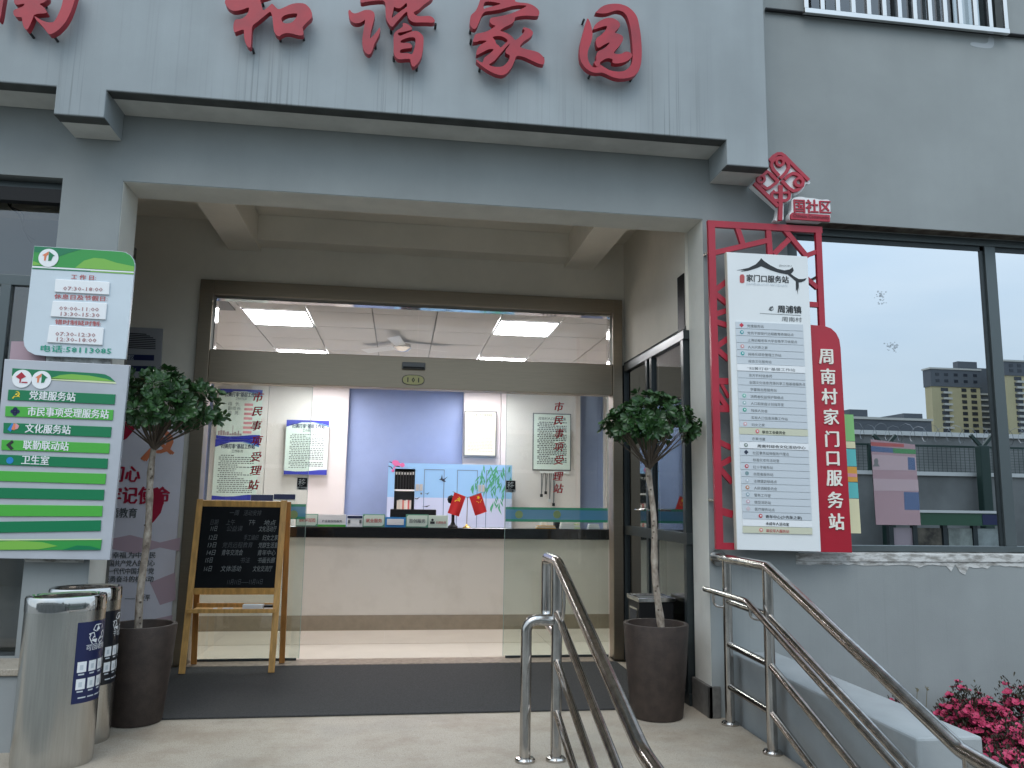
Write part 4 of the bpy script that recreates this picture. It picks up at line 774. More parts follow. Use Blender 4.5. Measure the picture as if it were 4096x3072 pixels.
def tx2(s_, p0, p1, h_, m_, bold=0., conv=s2, Y=Ye, par=sg_, shear=0): return txt_px(s_, conv(*p0), conv(*p1), Y-.001, h_, m_, par, bold=bold, shear=shear)
tx2('家门口服务站', (614, 408), (1172, 432), .054, M['black'], .02)
tx2('JIAMENKOUFUWUZHAN', (615, 462), (1162, 488), .024, M['strip'])
tx2('ZHOUPU', (1050, 218), (1215, 225), .018, M['ink'])
tx2('周浦镇', (1030, 822), (1342, 834), .056, M['black'], .03)
tx2('周南村', (1085, 940), (1350, 950), .036, M['ink'], 0)
flat2([(912, 790), (930, 755), (965, 745), (975, 765), (950, 775), (945, 795), (965, 790), (978, 770), (972, 798), (940, 808), (925, 800)], M['ink'], 'town_logo')
flat2([(795, 838), (1338, 866), (1338, 870), (795, 842)], M['ink'], 'rule')
rows = ['党建服务站', '党员干部现代远程教育终端站点', '上海远程老年大学合格学习收视点', '人大代表之家', '网格化综合管理工作站', '综合文化服务站', '“扫黄打非”基层工作站', '东方农村信息苑', '全国文化信息资源共享工程基层服务点', '学雷锋志愿服务站', '消费者权益保护联络点', '人口和家庭计划指导室', '残疾人协会', '实有人口信息采集工作站', '妇女之家', '联合工会委员会', '农家书屋', '周南村综合文化活动中心', '社区事务延伸服务代理点', '标准化老年活动室', '红十字服务站', '志愿者服务站', '法律援助联络点', '人民调解委员会', '警务工作室', '微型消防站', '医疗服务站点', '青年中心(少先队之家)', '未成年人活动室', '退役军人服务站']
icons = {0: (.55, .03, .06), 1: (.05, .32, .35), 3: (.6, .3, .3), 4: (.02, .35, .33), 10: (.2, .5, .4), 11: (.35, .5, .5), 12: (.03, .35, .25), 14: (.65, .4, .42), 15: (.65, .15, .17), 17: (.2, .25, .22), 18: (.02, .03, .06), 20: (.5, .08, .1), 21: (.2, .3, .32), 22: (.5, .55, .6), 23: (.5, .25, .15), 24: (.3, .4, .45), 25: (.55, .4, .45), 26: (.6, .5, .52), 27: (.5, .04, .05), 29: (.65, .25, .2)}
for i, s_ in enumerate(rows):
    f0, f1 = i/30, (i+.93)/30
    def E(fx_, f): return (2943+30*f+fx_*(269+fx_*0+8*f), 1286+847*f+fx_*(12-5*f))
    wide = i in (6, 17)
    m_ = M['stripw'] if i in (6, 17, 28) else (M['stripc'] if i in (15, 29) else M['strip'])
    Yi = Yp_-.006-(.003 if wide else 0)
    st = B().prism([xz(at(*E(u, f), Y=Yi)) for u, f in ((-.0, f0), (1.0, f0), (1.0, f1), (0, f1))], Yi, Yp_-.0003).done('directory_strip', sg_, m_)
    n_ = len(s_); cw = 13.2 if not wide else 17.5
    if i in (15, 27, 28, 29): x_ = .33
    elif i == 17: x_ = .25
    elif i == 6: x_ = .14
    else: x_ = .165+.012*(i > 8)
    bx_, by_ = E(x_, f0+.73/30); wpx = n_*cw
    wpx = min(wpx, 277-(bx_-E(0, f0)[0])-3)
    bold_ = .02 if i in (15, 17, 27, 28, 29) else .0
    tm = M['redink'] if i == 29 else (M['black'] if bold_ else M['ink'])
    txt_px(s_, (bx_, by_), (bx_+wpx, by_+wpx*.04), Yi-.001, .0225, tm, st, bold=bold_)
    if i in icons:
        ix = .085 if i not in (15, 27, 29) else .26
        cx_, cy_ = E(ix, f0+.47/30); c_ = at(cx_, cy_, Y=Yi-.001); n = 4 if i in (0, 18, 26) else 12
        B().prism(ring(c_.x, c_.z, .0135, n) if n > 4 else [(c_.x, c_.z+.016), (c_.x+.016, c_.z), (c_.x, c_.z-.016), (c_.x-.016, c_.z)], Yi-.0015, Yi-.0003).done('icon', st, mat('icon_ink', icons[i], .5))
        if n > 4 and i not in (21,): B().prism(ring(c_.x+.001, c_.z+.001, .006, 6), Yi-.0022, Yi-.0016).done('icon_centre', st, M['stripw'])
# emblem above
def s3(x, y): return (2980+x*.205, 580+y*.205)
YE = 5.075
em = thing('tree_emblem_sign', 'red and white tree shaped emblem with caption on top of the lattice sign', 'sign', tuple(at(*s3(700, 1480), Y=YE)))
def sh3(pts_, m_, name, Y, th, smooth=1, holes=()): return curve_shape(name, em, m_, [[xz(at(*s3(x, y), Y=Y)) for x, y in L] for L in [pts_, *holes]], Y, th, smooth=smooth)
sh3([(476, 250), (620, 140), (740, 145), (800, 190), (1285, 725), (1255, 765), (1180, 755), (1150, 850), (1080, 930), (980, 972), (910, 955), (905, 1060), (860, 1115), (760, 1120), (750, 1300), (755, 1485), (560, 1475), (620, 1400), (640, 1255), (640, 1230), (145, 800), (130, 765), (430, 480), (476, 460)], M['white'], 'white_backing', YE, .05, 1)
def st3(pts_, w_, k): return sh3(ribbon(pts_, w_), M['lattice'], 'red_stroke', YE-.018-.0006*k, .017, 0)
ems = [([(478, 300), (560, 215), (640, 168), (710, 165), (770, 205), (1000, 440), (1250, 685)], 62), ([(670, 600), (560, 480), (520, 400), (530, 330), (590, 265), (690, 240), (790, 280), (850, 360), (860, 440), (800, 540), (690, 650)], 62),
       ([(240, 690), (440, 510), (520, 580), (660, 720)], 62), ([(250, 700), (340, 790), (430, 850), (500, 820), (640, 710)], 58), ([(720, 690), (860, 840), (950, 895), (1040, 870), (1130, 790), (1140, 700), (1090, 620), (1010, 560), (930, 550), (860, 590), (780, 670)], 62), ([(185, 735), (420, 965), (655, 1195)], 70),
       ([(580, 890), (530, 940), (525, 1010), (570, 1070), (660, 1082), (800, 1080), (865, 1040), (875, 960), (830, 895)], 56), ([(560, 925), (850, 925)], 40), ([(700, 780), (700, 1110), (697, 1300), (690, 1470)], 78)]
for k, (pts_, w_) in enumerate(ems): st3(pts_, w_, k)
for k, (x, y, r_) in enumerate(((690, 330, 92), (320, 665, 90), (1060, 722, 100))): sh3(ring(x, y, r_), M['lattice'], 'red_ring', YE-.025-.0006*k, .024, 0, [ring(x-3, y-5, r_*.5)])
sh3([(915, 1280), (905, 1080), (960, 1022), (1090, 1005), (1200, 1030), (1350, 1040), (1480, 1070), (1620, 1060), (1665, 1100), (1668, 1505), (870, 1478), (850, 1420), (860, 1340)], M['white'], 'white_backing', YE-.001, .05, 1)
sh3([(890, 1350), (925, 1318), (1660, 1368), (1658, 1495), (890, 1442)], M['lattice'], 'caption_plate', YE-.016, .0148, 0)
txt_px('国社区', s3(935, 1290), s3(1650, 1320), YE-.003, .105, M['lattice'], em, bold=.022, thick=.012)
txt_px('Chinese Community', s3(930, 1408), s3(1640, 1452), YE-.018, .040, mat('dark_red_ink', (.12, .01, .02), .5), em, bold=.01)

# ---------------------------------------------------------------- left boards
YB = 5.14
def s5(x, y): return (x*.3617, 950+y*.3617)
hb = thing('opening_hours_board', 'pale board with a green header giving the opening hours and a phone number', 'sign', tuple(at(300, 1430, Y=YB)))
panel = [(378, 92), (1330, 152), (1390, 162), (1445, 195), (1480, 245), (1493, 300), (1390, 1345), (520, 1312), (380, 1296), (305, 1255), (268, 1200), (258, 1130)]
plate('panel', hb, M['board'], [s5(*c_) for c_ in panel], YB, .02, bevel=.002)
def fb(pts_, m_, name, k=1, par=hb, conv=s5, Y=YB): return B().prism([xz(at(*conv(x, y), Y=Y-.0012*k)) for x, y in pts_], Y-.0012*k, Y-.0012*k+.001).done(name, par, m_)
fb([(380, 96), (1330, 156), (1388, 166), (1442, 198), (1476, 247), (1489, 300), (1481, 376), (358, 312)], M['mgreen'], 'green_header')
fb([(380, 96), (900, 130), (760, 170), (640, 215), (480, 170), (374, 160)], M['dgreen'], 'dark_wave', 2)
fb([(830, 335), (930, 255), (1040, 225), (1150, 235), (1290, 280), (1484, 320), (1481, 374)], M['lime'], 'light_wave', 2)
fb([(358, 310), (460, 300), (440, 290), (375, 262), (362, 270)], M['lime'], 'light_wave', 2)
fb([(357, 315), (1481, 378), (1480, 392), (356, 332)], M['stripw'], 'white_line', 2); fb([(356, 333), (1000, 366), (1000, 378), (355, 347)], M['dgreen'], 'green_line', 2); fb([(1000, 367), (1480, 394), (1479, 408), (1000, 379)], M['lime'], 'green_line', 2)
def logo(par, c, r_, conv, Y, kind='house'):
    c_ = at(*conv(*c), Y=Y); B().prism(ring(c_.x, c_.z, r_, 28), Y-.006, Y-.0028).done('round_logo', par, M['stripw'])
    x, z = c_.x, c_.z+r_*.08
    if kind == 'house':
        B().prism([(x-r_*.62, z+.18*r_), (x-.02*r_, z+.62*r_), (x-.02*r_, z+.3*r_), (x-.2*r_, z+.1*r_), (x-.25*r_, z-.4*r_), (x-.4*r_, z-.4*r_), (x-.42*r_, z+.1*r_)], Y-.008, Y-.0065).done('logo_print', par, M['orange'])
        B().prism([(x+.62*r_, z+.18*r_), (x+.02*r_, z+.62*r_), (x+.02*r_, z-.42*r_), (x+.3*r_, z-.38*r_), (x+.44*r_, z+.1*r_)], Y-.008, Y-.0065).done('logo_print', par, M['dgreen'])
    else:
        B().prism([(x-.65*r_, z+.1*r_), (x-.1*r_, z+.65*r_), (x+.4*r_, z+.15*r_), (x-.05*r_, z-.1*r_), (x-.1*r_, z-.55*r_), (x-.22*r_, z-.55*r_), (x-.22*r_, z-.15*r_)], Y-.008, Y-.0065).done('logo_print', par, M['lattice'])
        B().box(x, x+.6*r_, Y-.008, Y-.0065, z-.55*r_, z-.42*r_).done('logo_print', par, M['lattice'])
logo(hb, (540, 228), .058, s5, YB)
def t5(s_, p0, p1, h_, m_, bold=0, par=hb, conv=s5, Y=YB-.004): return txt_px(s_, conv(*p0), conv(*p1), Y, h_, m_, par, bold=bold)
t5('工 作 日:', (780, 455), (1055, 468), .034, M['redink'], .018)
t5('休息日及节假日:', (597, 672), (1185, 702), .034, M['redink'], .018)
t5('错时制延时制:', (605, 955), (1110, 978), .034, M['redink'], .018)
t5('电话:58113085', (430, 1255), (1213, 1285), .046, M['teal'], .02)
for pts_, tl in (([(612, 458), (1212, 492), (1205, 632), (600, 600)], [('07:30-18:00', (695, 582), (1130, 596))]), ([(582, 700), (1185, 725), (1165, 908), (555, 872)], [('09:00-11:00', (650, 802), (1088, 818)), ('13:30-15:30', (650, 862), (1080, 880))]), ([(545, 968), (1148, 998), (1130, 1190), (515, 1158)], [('07:30-12:30', (608, 1085), (1050, 1100)), ('12:30-18:00', (606, 1144), (1045, 1158))])):
    cd = B().prism([xz(at(*s5(*c_), Y=YB-.012)) for c_ in pts_], YB-.012, YB-.001).done('time_card', hb, M['stripw'], bevel=.003)
    for s_, p0, p1 in tl: t5(s_, p0, p1, .034, M['pinkink'], .008, cd, Y=YB-.014)
def s6(x, y): return (x*.5125, 1400+y*.5125)
YD_ = 5.12
db = thing('services_board', 'silver board listing services in dark and light green strips', 'sign', tuple(at(200, 2235, Y=YD_)))
plate('panel', db, M['boardg'], [s6(*c_) for c_ in [(35, 70), (1010, 118), (855, 1640), (-110, 1625)]], YD_, .03, bevel=.003)
def fd(pts_, m_, name, k=1, par=db): return fb(pts_, m_, name, k, par, s6, YD_)
fd([(97, 142), (760, 182), (820, 190), (860, 210), (900, 248), (700, 238), (92, 200)], M['dgreen'], 'green_header')
fd([(380, 225), (470, 195), (560, 188), (700, 200), (830, 225), (890, 246)], M['lime'], 'light_wave', 2)
fd([(92, 202), (900, 250), (908, 264), (91, 216)], M['cream'], 'light_line', 2)
logo(db, (175, 225), .055, s6, YD_, 'tree'); logo(db, (326, 234), .055, s6, YD_)
strips = [((65, 308), (900, 346), (893, 425), (57, 390), 'dgreen', '党建服务站', (225, 582)), ((42, 437), (885, 467), (878, 548), (38, 518), 'lgreen', '市民事项受理服务站', (210, 842)), ((28, 567), (870, 600), (862, 682), (24, 648), 'dgreen', '文化服务站', (192, 545)), ((12, 700), (856, 728), (850, 808), (8, 780), 'lgreen', '联勤联动站', (176, 530)), ((-4, 815), (842, 847), (836, 926), (-10, 895), 'dgreen', '卫生室', (162, 375)),
          ((-20, 942), (828, 965), (820, 1048), (-28, 1022), 'lgreen', None, None), ((-34, 1073), (813, 1090), (808, 1172), (-40, 1157), 'dgreen', None, None), ((-48, 1206), (800, 1216), (795, 1300), (-56, 1298), 'lgreen', None, None), ((-62, 1340), (788, 1328), (783, 1412), (-70, 1428), 'dgreen', None, None)]
ic = [(130, 352, 'yellow'), (118, 480, 'navy'), (108, 605, 'pink'), (90, 742, 'black'), (78, 862, 'cyan')]
for k, (a, b, c, d, m_, s_, tx_) in enumerate(strips):
    Yk_ = YD_-.007
    st = B().prism([xz(at(*s6(*p_), Y=Yk_)) for p_ in (a, b, c, d)], Yk_, YD_-.0005).done('service_strip', db, M[m_], bevel=.0015)
    if s_:
        f0, f1 = (tx_[0]-a[0])/(b[0]-a[0]), (tx_[1]-a[0])/(b[0]-a[0]); yb0 = d[1]-16
        t5(s_, (tx_[0], yb0+(c[1]-d[1])*f0), (tx_[1], yb0+(c[1]-d[1])*f1), .058, M['white'], .024, st, s6, Yk_-.002)
        x, y, mm = ic[k]; c_ = at(*s6(x, y), Y=Yk_)
        if k == 0: txt('☭', (c_.x-.026, Yk_-.002, c_.z-.022), (1, 0, 0), (0, 0, 1), .06, M['yellow'], st, name='icon', bold=.01)
        elif k == 1:
            for dx, dz in ((-.014, 0), (.014, 0), (0, .014), (0, -.014)): B().prism(ring(c_.x+dx, c_.z+dz, .0125, 10), Yk_-.002, Yk_-.0004).done('icon', st, M['navy'])
        elif k == 2:
            for j, mm in enumerate(('cyan', 'orange', 'pink')): B().prism([(c_.x+(-.034+.022*j), c_.z-.012), (c_.x-.016+.02*j, c_.z-.026+.01*j), (c_.x+.01+.01*j, c_.z+.012), (c_.x-.012+.01*j, c_.z+.026)], Yk_-.002-.0005*j, Yk_-.0004).done('icon', st, M[mm])
        elif k == 3: B().prism([(c_.x-.03, c_.z), (c_.x, c_.z+.03), (c_.x+.012, c_.z+.018), (c_.x-.006, c_.z), (c_.x+.014, c_.z-.02), (c_.x, c_.z-.03)], Yk_-.002, Yk_-.0004).done('icon', st, M['black'])
        else: B().prism(ring(c_.x, c_.z, .02, 14), Yk_-.002, Yk_-.0004).done('icon', st, M['cyan'])
st = B().prism([xz(at(*s6(*p_), Y=YD_-.007)) for p_ in ((-80, 1482), (793, 1478), (783, 1560), (-88, 1562))], YD_-.007, YD_-.0005).done('footer_strip', db, M['mgreen'])
B().prism([xz(at(*s6(*p_), Y=YD_-.009)) for p_ in ((-80, 1500), (120, 1488), (330, 1500), (450, 1530), (300, 1556), (-85, 1560))], YD_-.0085, YD_-.0075).done('light_wave', st, M['lime'])
B().prism([xz(at(*s6(*p_), Y=YD_-.009)) for p_ in ((480, 1562), (600, 1525), (700, 1530), (784, 1552), (783, 1560))], YD_-.0085, YD_-.0075).done('dark_wave', st, M['dgreen'])
B().prism([xz(at(*s6(*p_), Y=YD_-.009)) for p_ in ((-80, 1478), (794, 1474), (793, 1482), (-80, 1487))], YD_-.0095, YD_-.0086).done('light_line', st, M['cream'])
# backing board between them (grey) and pink notice behind
tag(plate('backing_plate', None, mat('old_backing', (.22, .22, .21), .8, var=.6, vs=20, col2=(.6, .6, .58)), [s5(512, 1305), s5(1225, 1335), s5(1225, 1400), s5(505, 1372)], Yf-.05, .03), 'worn grey mounting plate with white glue between the two left boards', 'mounting plate')
tag(plate('pink_notice', None, mat('pink_paper', (.42, .30, .34), .7), [s5(125, 1148), s5(500, 1150), s5(500, 1420), s5(100, 1400)], Yf-.03, .01), 'faded pink notice showing behind the services board', 'notice')
tag(plate('glue_remains', None, M['peel'], [s6(170, 1590), s6(345, 1592), s6(650, 1612), s6(650, 1660), s6(200, 1655)], Yf-.012, .01), 'strip of torn white glue below the services board', 'glue strip')
# grey plaque on the porch wall
Yq_ = Yd-.03
gp = thing('grey_plaque', 'grey wall plaque with black stripes and navy bars behind the hours board', 'plaque', tuple(at(560, 1540, Y=Yq_)))
plate('plate', gp, mat('plaque_grey', (.30, .31, .34), .4), [s5(1180, 978), s5(1800, 1008), s5(1770, 1560), s5(1120, 1540)], Yq_, .02, bevel=.002)
for k in range(9):
    y = 1045+k*20; B().prism([xz(at(*s5(*c_), Y=Yq_-.002)) for c_ in ((1250, y), (1620+40*(k > 0)+35*(k > 1)+25*(k > 2), y+20), (1620+40*(k > 0)+35*(k > 1)+25*(k > 2), y+30), (1250, y+10))], Yq_-.002, Yq_-.0005).done('stripe', gp, M['black'])
for y in (1288, 1412): B().prism([xz(at(*s5(*c_), Y=Yq_-.002)) for c_ in ((1200, y), (1706, y+12), (1702, y+74), (1200, y+60))], Yq_-.003, Yq_-.0012).done('navy_bar', gp, M['navy'])
t5('理区', (1405, 1345), (1478, 1348), .045, M['strip'], 0, gp, Y=Yq_-.004)
t5('办公区', (1405, 1473), (1470, 1476), .045, M['strip'], 0, gp, Y=Yq_-.004)
# banner beside the door
YP = Yd-.025
bn = thing('red_slogan_banner', 'tall pale lilac banner with red brush slogan and small black text left of the door', 'banner', tuple(at(560, 2500, Y=YP)))
plate('sheet', bn, M['lilac'], [(440, 1660), (742, 1664), (680, 2530), (340, 2530)], YP, .012)
def fbn(pts_, m_, name, k=1): return B().prism(pxpoly(pts_, YP-.0015*k), YP-.0015*k, YP-.0015*k+.001).done(name, bn, m_)
t5('初心', (850, 1018), (1085, 1022), .15, M['crimson'], .03, bn, s6, YP-.007)
t5('牢记使命', (822, 1188), (1310, 1192), .155, M['crimson'], .03, bn, s6, YP-.007)
t5('主题教育', (780, 1300), (1062, 1304), .088, M['ink'], .02, bn, s6, YP-.007)
B().prism([xz(at(*s6(*c_), Y=YP-.004)) for c_ in ((1170, 1090), (1230, 1070), (1270, 1120), (1275, 1200), (1255, 1270), (1200, 1340), (1155, 1378), (1155, 1120))], YP-.0045, YP-.003).done('red_ribbon', bn, M['crimson'])
B().prism([xz(at(*s6(*c_), Y=YP-.004)) for c_ in ((962, 560), (1060, 555), (1050, 620), (990, 690), (962, 705))], YP-.0045, YP-.003).done('red_ribbon', bn, M['crimson'])
txt('☭', at(556, 1842, Y=YP-.006), (1, 0, 0), (0, 0, 1), .36, M['orange'], bn, name='emblem', bold=.02)
for pts_ in ([(420, 2160), (520, 2140), (640, 2170), (722, 2150), (716, 2205), (640, 2190), (540, 2215), (420, 2190)], [(600, 2330), (700, 2290), (702, 2400), (640, 2420)], [(600, 2480), (690, 2460), (686, 2510), (600, 2515)]): fbn(pts_, M['mist'], 'mist_print')
def sL(x, y): return (x*.5256, 2200+y*.5256)
for s_, x0_, x1_, y_ in (('人民谋幸福,为中华民', 690, 1180, 60), ('中国共产党人的初心', 780, 1172, 122), ('励一代代中国共产党', 770, 1168, 182), ('英勇奋斗的根本动', 785, 1165, 242), ('——习近平', 950, 1140, 385)):
    t5(s_, (x0_, y_), (x1_, y_-2), .056, M['ink'], .02, bn, sL, YP-.007)

# ---------------------------------------------------------------- door mat, bins, pots, easel
a = at(625, 2868, Z=0.012); b = at(2486, 2838, Z=.012)
tag(B().box(-1.78, 1.93, (a.y+b.y)/2, Yd-.16, .0015, .013).done('door_mat', None, M['mat'], bevel=.004), 'large dark grey ribbed door mat in front of the glass entrance', 'door mat')
def bin_(label, cx, cy, r_, sl, ang, h_, lab_m, u0_, u1_, frag):
    """upright bin of oval plan: radius r_, straight length 2 sl, long axis turned by ang"""
    t_ = thing('steel_bin', label, 'trash bin', (cx, cy, 0), 'oval stainless steel bins by the left boards')
    ax = Vector((math.cos(ang), math.sin(ang), 0)); nrm_ = Vector((-ax.y, ax.x, 0)); P4 = 2*math.pi*r_+4*sl
    def outl(u, k=1., z=0.):
        """point at arc length fraction u, starting at the middle of the side that faces the street, running right"""
        d = (u % 1)*P4; rr_ = r_*k
        segs = [sl, math.pi*r_, 2*sl, math.pi*r_, sl]; q_ = 0
        for i_, L_ in enumerate(segs):
            if d <= L_ or i_ == 4: q_ = i_; break
            d -= L_
        if q_ == 0: p_ = ax*d-nrm_*rr_
        elif q_ == 1: a_ = d/r_; p_ = ax*sl+(ax*math.sin(a_)-nrm_*math.cos(a_))*rr_
        elif q_ == 2: p_ = ax*(sl-d)+nrm_*rr_
        elif q_ == 3: a_ = d/r_; p_ = -ax*sl+(nrm_*math.cos(a_)-ax*math.sin(a_))*rr_
        else: p_ = ax*(d-sl)-nrm_*rr_
        return Vector((cx+p_.x, cy+p_.y, z))
    def shell(prof, n=72):
        b_ = B(); vs_ = [outl(i_/n, k, z) for k, z in prof for i_ in range(n)]; fs_ = []
        for i_ in range(len(prof)-1):
            for k in range(n): fs_.append((i_*n+k, i_*n+(k+1) % n, (i_+1)*n+(k+1) % n, (i_+1)*n+k))
        return b_.add(vs_, fs_)
    shell([(.97, 0), (.985, .012), (1, .03), (1, h_-.075)]).done('body', t_, M['steelbin'], smooth=40)
    shell([(1.012, h_-.077), (1.012, h_-.014), (.985, h_-.002), (.90, h_), (.84, h_-.004), (.80, h_-.008), (.78, h_-.12), (.01, h_-.12)]).done('lid_ring', t_, M['steelmir'], smooth=30)
    shell([(.965, 0), (.97, .008)]).done('foot_ring', t_, M['blackp'])
    z0_, z1_ = h_*.37, h_*.845
    def cyl(u, v, d=.001): return outl(u0_+(u1_-u0_)*u, 1+d/r_, z0_+(z1_-z0_)*v)
    n = 14; vs_ = [cyl(i_/n, v) for v in (0, 1) for i_ in range(n+1)]
    lb = B().add(vs_, [(i_, i_+1, n+2+i_, n+1+i_) for i_ in range(n)]).done('label_sheet', t_, lab_m, smooth=60)
    def q4(a_, b_, v0, v1, m_, nm, d=.002):
        vv = [cyl(a_+(b_-a_)*i_/3, v, d) for v in (v0, v1) for i_ in range(4)]
        B().add(vv, [(i_, i_+1, 5+i_, 4+i_) for i_ in range(3)]).done(nm, lb, m_)
    for row in (0, 1):
        for k in range(4): q4(.06+.235*k, .06+.235*k+.185, .17+.21*row, .17+.21*row+.13, M['stripw'], 'pictogram')
        for k in range(4): q4(.09+.235*k, .21+.235*k, .135+.21*row, .152+.21*row, M['strip'], 'small_print')
        for k in range(4): q4(.11+.235*k, .18+.235*k, .20+.21*row, .26+.21*row, M['strip'], 'small_print', .003)
    for k in range(4): q4(.12+.2*k, .28+.2*k, .06, .075, M['strip'], 'small_print')
    W_ = (u1_-u0_)*P4
    def wrap(s_, u, v, size, nm, m_):
        cu = bpy.data.curves.new('t', 'FONT'); cu.body = s_; cu.resolution_u = 2; cu.align_x = 'CENTER'
        ob = bpy.data.objects.new('t', cu); me = bpy.data.meshes.new_from_object(ob); bpy.data.objects.remove(ob)
        for v_ in me.vertices:
            c_ = v_.co.copy(); v_.co = cyl(u+c_.x*size/W_, v+c_.y*size/(z1_-z0_), .003)
        me.name = nm; finish(me, nm, lb, m_)
    wrap('♻', .47, .74, .105, 'recycling_mark', M['stripw']); wrap('可回收物' if frag else '干垃圾', .47, .645, .034, 'lettering', M['stripw'])
    return t_
bin_('front steel bin with a dark blue recycling label', -1.745, 4.67, .150, .045, math.radians(38), .86, M['navy'], .015, .235, True)
bin_('rear steel bin with a black label, half behind the front one', -1.79, 5.06, .148, .045, math.radians(38), .86, mat('label_black', (.008, .01, .016), .3), .06, .27, False)

def leafmesh(b_, p, d, up, L, W_):
    d = d.normalized(); s_ = d.cross(up).normalized(); n = s_.cross(d)
    v = [p, p+d*L*.35+s_*W_*.36+n*L*.05, p+d*L*.75+s_*W_*.5, p+d*L, p+d*L*.75-s_*W_*.5, p+d*L*.35-s_*W_*.36+n*L*.05, p+d*L*.55-n*L*.08]
    b_.add(v, [(0, 1, 6), (1, 2, 6), (2, 3, 6), (3, 4, 6), (4, 5, 6), (5, 0, 6)])
def topiary(label, pot_c, r0, r1, ph, tr, cc, rad, seed, fork):
    rr = random.Random(seed); t_ = thing('potted_topiary', label, 'potted tree', (pot_c[0], pot_c[1], 0), 'potted lollipop trees at the entrance')
    B().lathe((*pot_c, 0), [(.001, .004), (r0*.97, .004), (r0, .015), (r0*.3+r1*.7, ph*.62), (r1, ph-.01), (r1*.99, ph), (r1*.87, ph), (r1*.85, ph-.03), (r1*.8, ph-.12)], 56).done('pot', t_, M['pot'], smooth=40)
    B().lathe((*pot_c, 0), [(r1*.83, ph-.1), (.001, ph-.09)], 30).done('soil', t_, M['soil'])
    tp = []; rad_t = []
    for i in range(15):
        u = i/14; p_ = tr[0]*(1-u)+tr[1]*u+Vector((.008*math.sin(u*9+seed), .006*math.sin(u*7), 0)); tp.append(p_); rad_t.append(.024-.006*u+.004*(rr.random() > .75))
    B().tube(tp, rad_t, 10).done('trunk', t_, M['bark'], smooth=60)
    kn = B()
    for i in range(10):
        u = rr.random()*.95; p_ = tr[0]*(1-u)+tr[1]*u; a_ = rr.uniform(-2.6, -.5); d = Vector((math.cos(a_), math.sin(a_), .1))
        kn.tube([p_+d*.014, p_+d*.026], [.008, .005], 6)
    kn.done('knots', t_, M['twig'], smooth=60)
    br = B(); C0 = Vector(cc)
    tips = []
    for i in range(34):
        a_ = i*2.4; el = rr.uniform(-.1, 1.2); tip = C0+Vector((math.cos(a_)*math.cos(el)*rad[0]*.78, math.sin(a_)*math.cos(el)*rad[1]*.78, math.sin(el)*rad[2]*.7-rad[2]*.25)); mid = (tr[1]*.45+tip*.55)+Vector((0, 0, -.02+.03*rr.random()))
        br.tube([tr[1]-Vector((0, 0, .02)), tr[1]*.75+mid*.25, mid, tip], [.008, .006, .0045, .0025], 5); tips.append(tip)
    br.done('branches', t_, M['twig'], smooth=60)
    lv = B(); n = 0
    while n < 190:
        # rosettes of leaves spread over and through a flattened crown, denser near its skin
        u = Vector((rr.gauss(0, 1), rr.gauss(0, 1), rr.gauss(0, 1))).normalized(); k = rr.uniform(.62, 1.0)**.6; wob = 1+.10*math.sin(u.x*5+seed)+.08*math.sin(u.z*7+u.y*4)
        if u.z < -.45: continue
        z = u.z if u.z > 0 else u.z*.75
        p_ = C0+Vector((u.x*rad[0], u.y*rad[1], z*rad[2]))*k*wob*.95
        n += 1; ax = (u+Vector((rr.uniform(-.5, .5), rr.uniform(-.5, .5), rr.uniform(-.1, .7)))).normalized(); sd_ = ax.orthogonal().normalized(); s2_ = ax.cross(sd_)
        m = rr.randint(7, 10)
        for j in range(m):
            a_ = 2*math.pi*j/m+rr.random()*.6; o_ = sd_*math.cos(a_)+s2_*math.sin(a_); d = o_*rr.uniform(.7, 1.1)+ax*rr.uniform(.2, .9)
            leafmesh(lv, p_+o_*.006, d, ax, rr.uniform(.040, .062), rr.uniform(.025, .036))
    o = lv.done('foliage', t_, M['leaf']); o['kind'] = 'stuff'
    return t_
pL = at(531, 2918, Z=0); pR = at(2623, 2894, Z=0)
def pot_args(front, yc): return yc
pcl = Vector((at(585, 2494, Y=5.42).x, 5.42, 0)); 
ycL = pL.y+.17; ycR = pR.y+.17
rimL = at(578, 2494, Y=ycL); rimR = at(2623, 2491, Y=ycR)
def ppos(px, py, Y): return at(px, py, Y=Y)
phL = ppos(578, 2495, ycL).z; phR = ppos(2623, 2491, ycR).z
rl = 119/F*ycL*1.0; rrt = 129/F*ycR
bxL = (rimL.x+at(531, 2918, Z=0).x)/2
topiary('potted lollipop tree left of the blackboard, behind the steel bins', (rimL.x-.01, ycL), rl*.76, rl, phL, (ppos(552, 2515, ycL), ppos(617, 1790, ycL)), tuple(ppos(660, 1640, ycL)), (.36, .32, .27), 3, None)
topiary('potted lollipop tree right of the glass door, in front of the black bin', (rimR.x, ycR), rrt*.80, rrt, phR, (ppos(2640, 2510, ycR), ppos(2596, 1870, ycR)), tuple(ppos(2606, 1712, ycR)), (.345, .32, .245), 8, None)

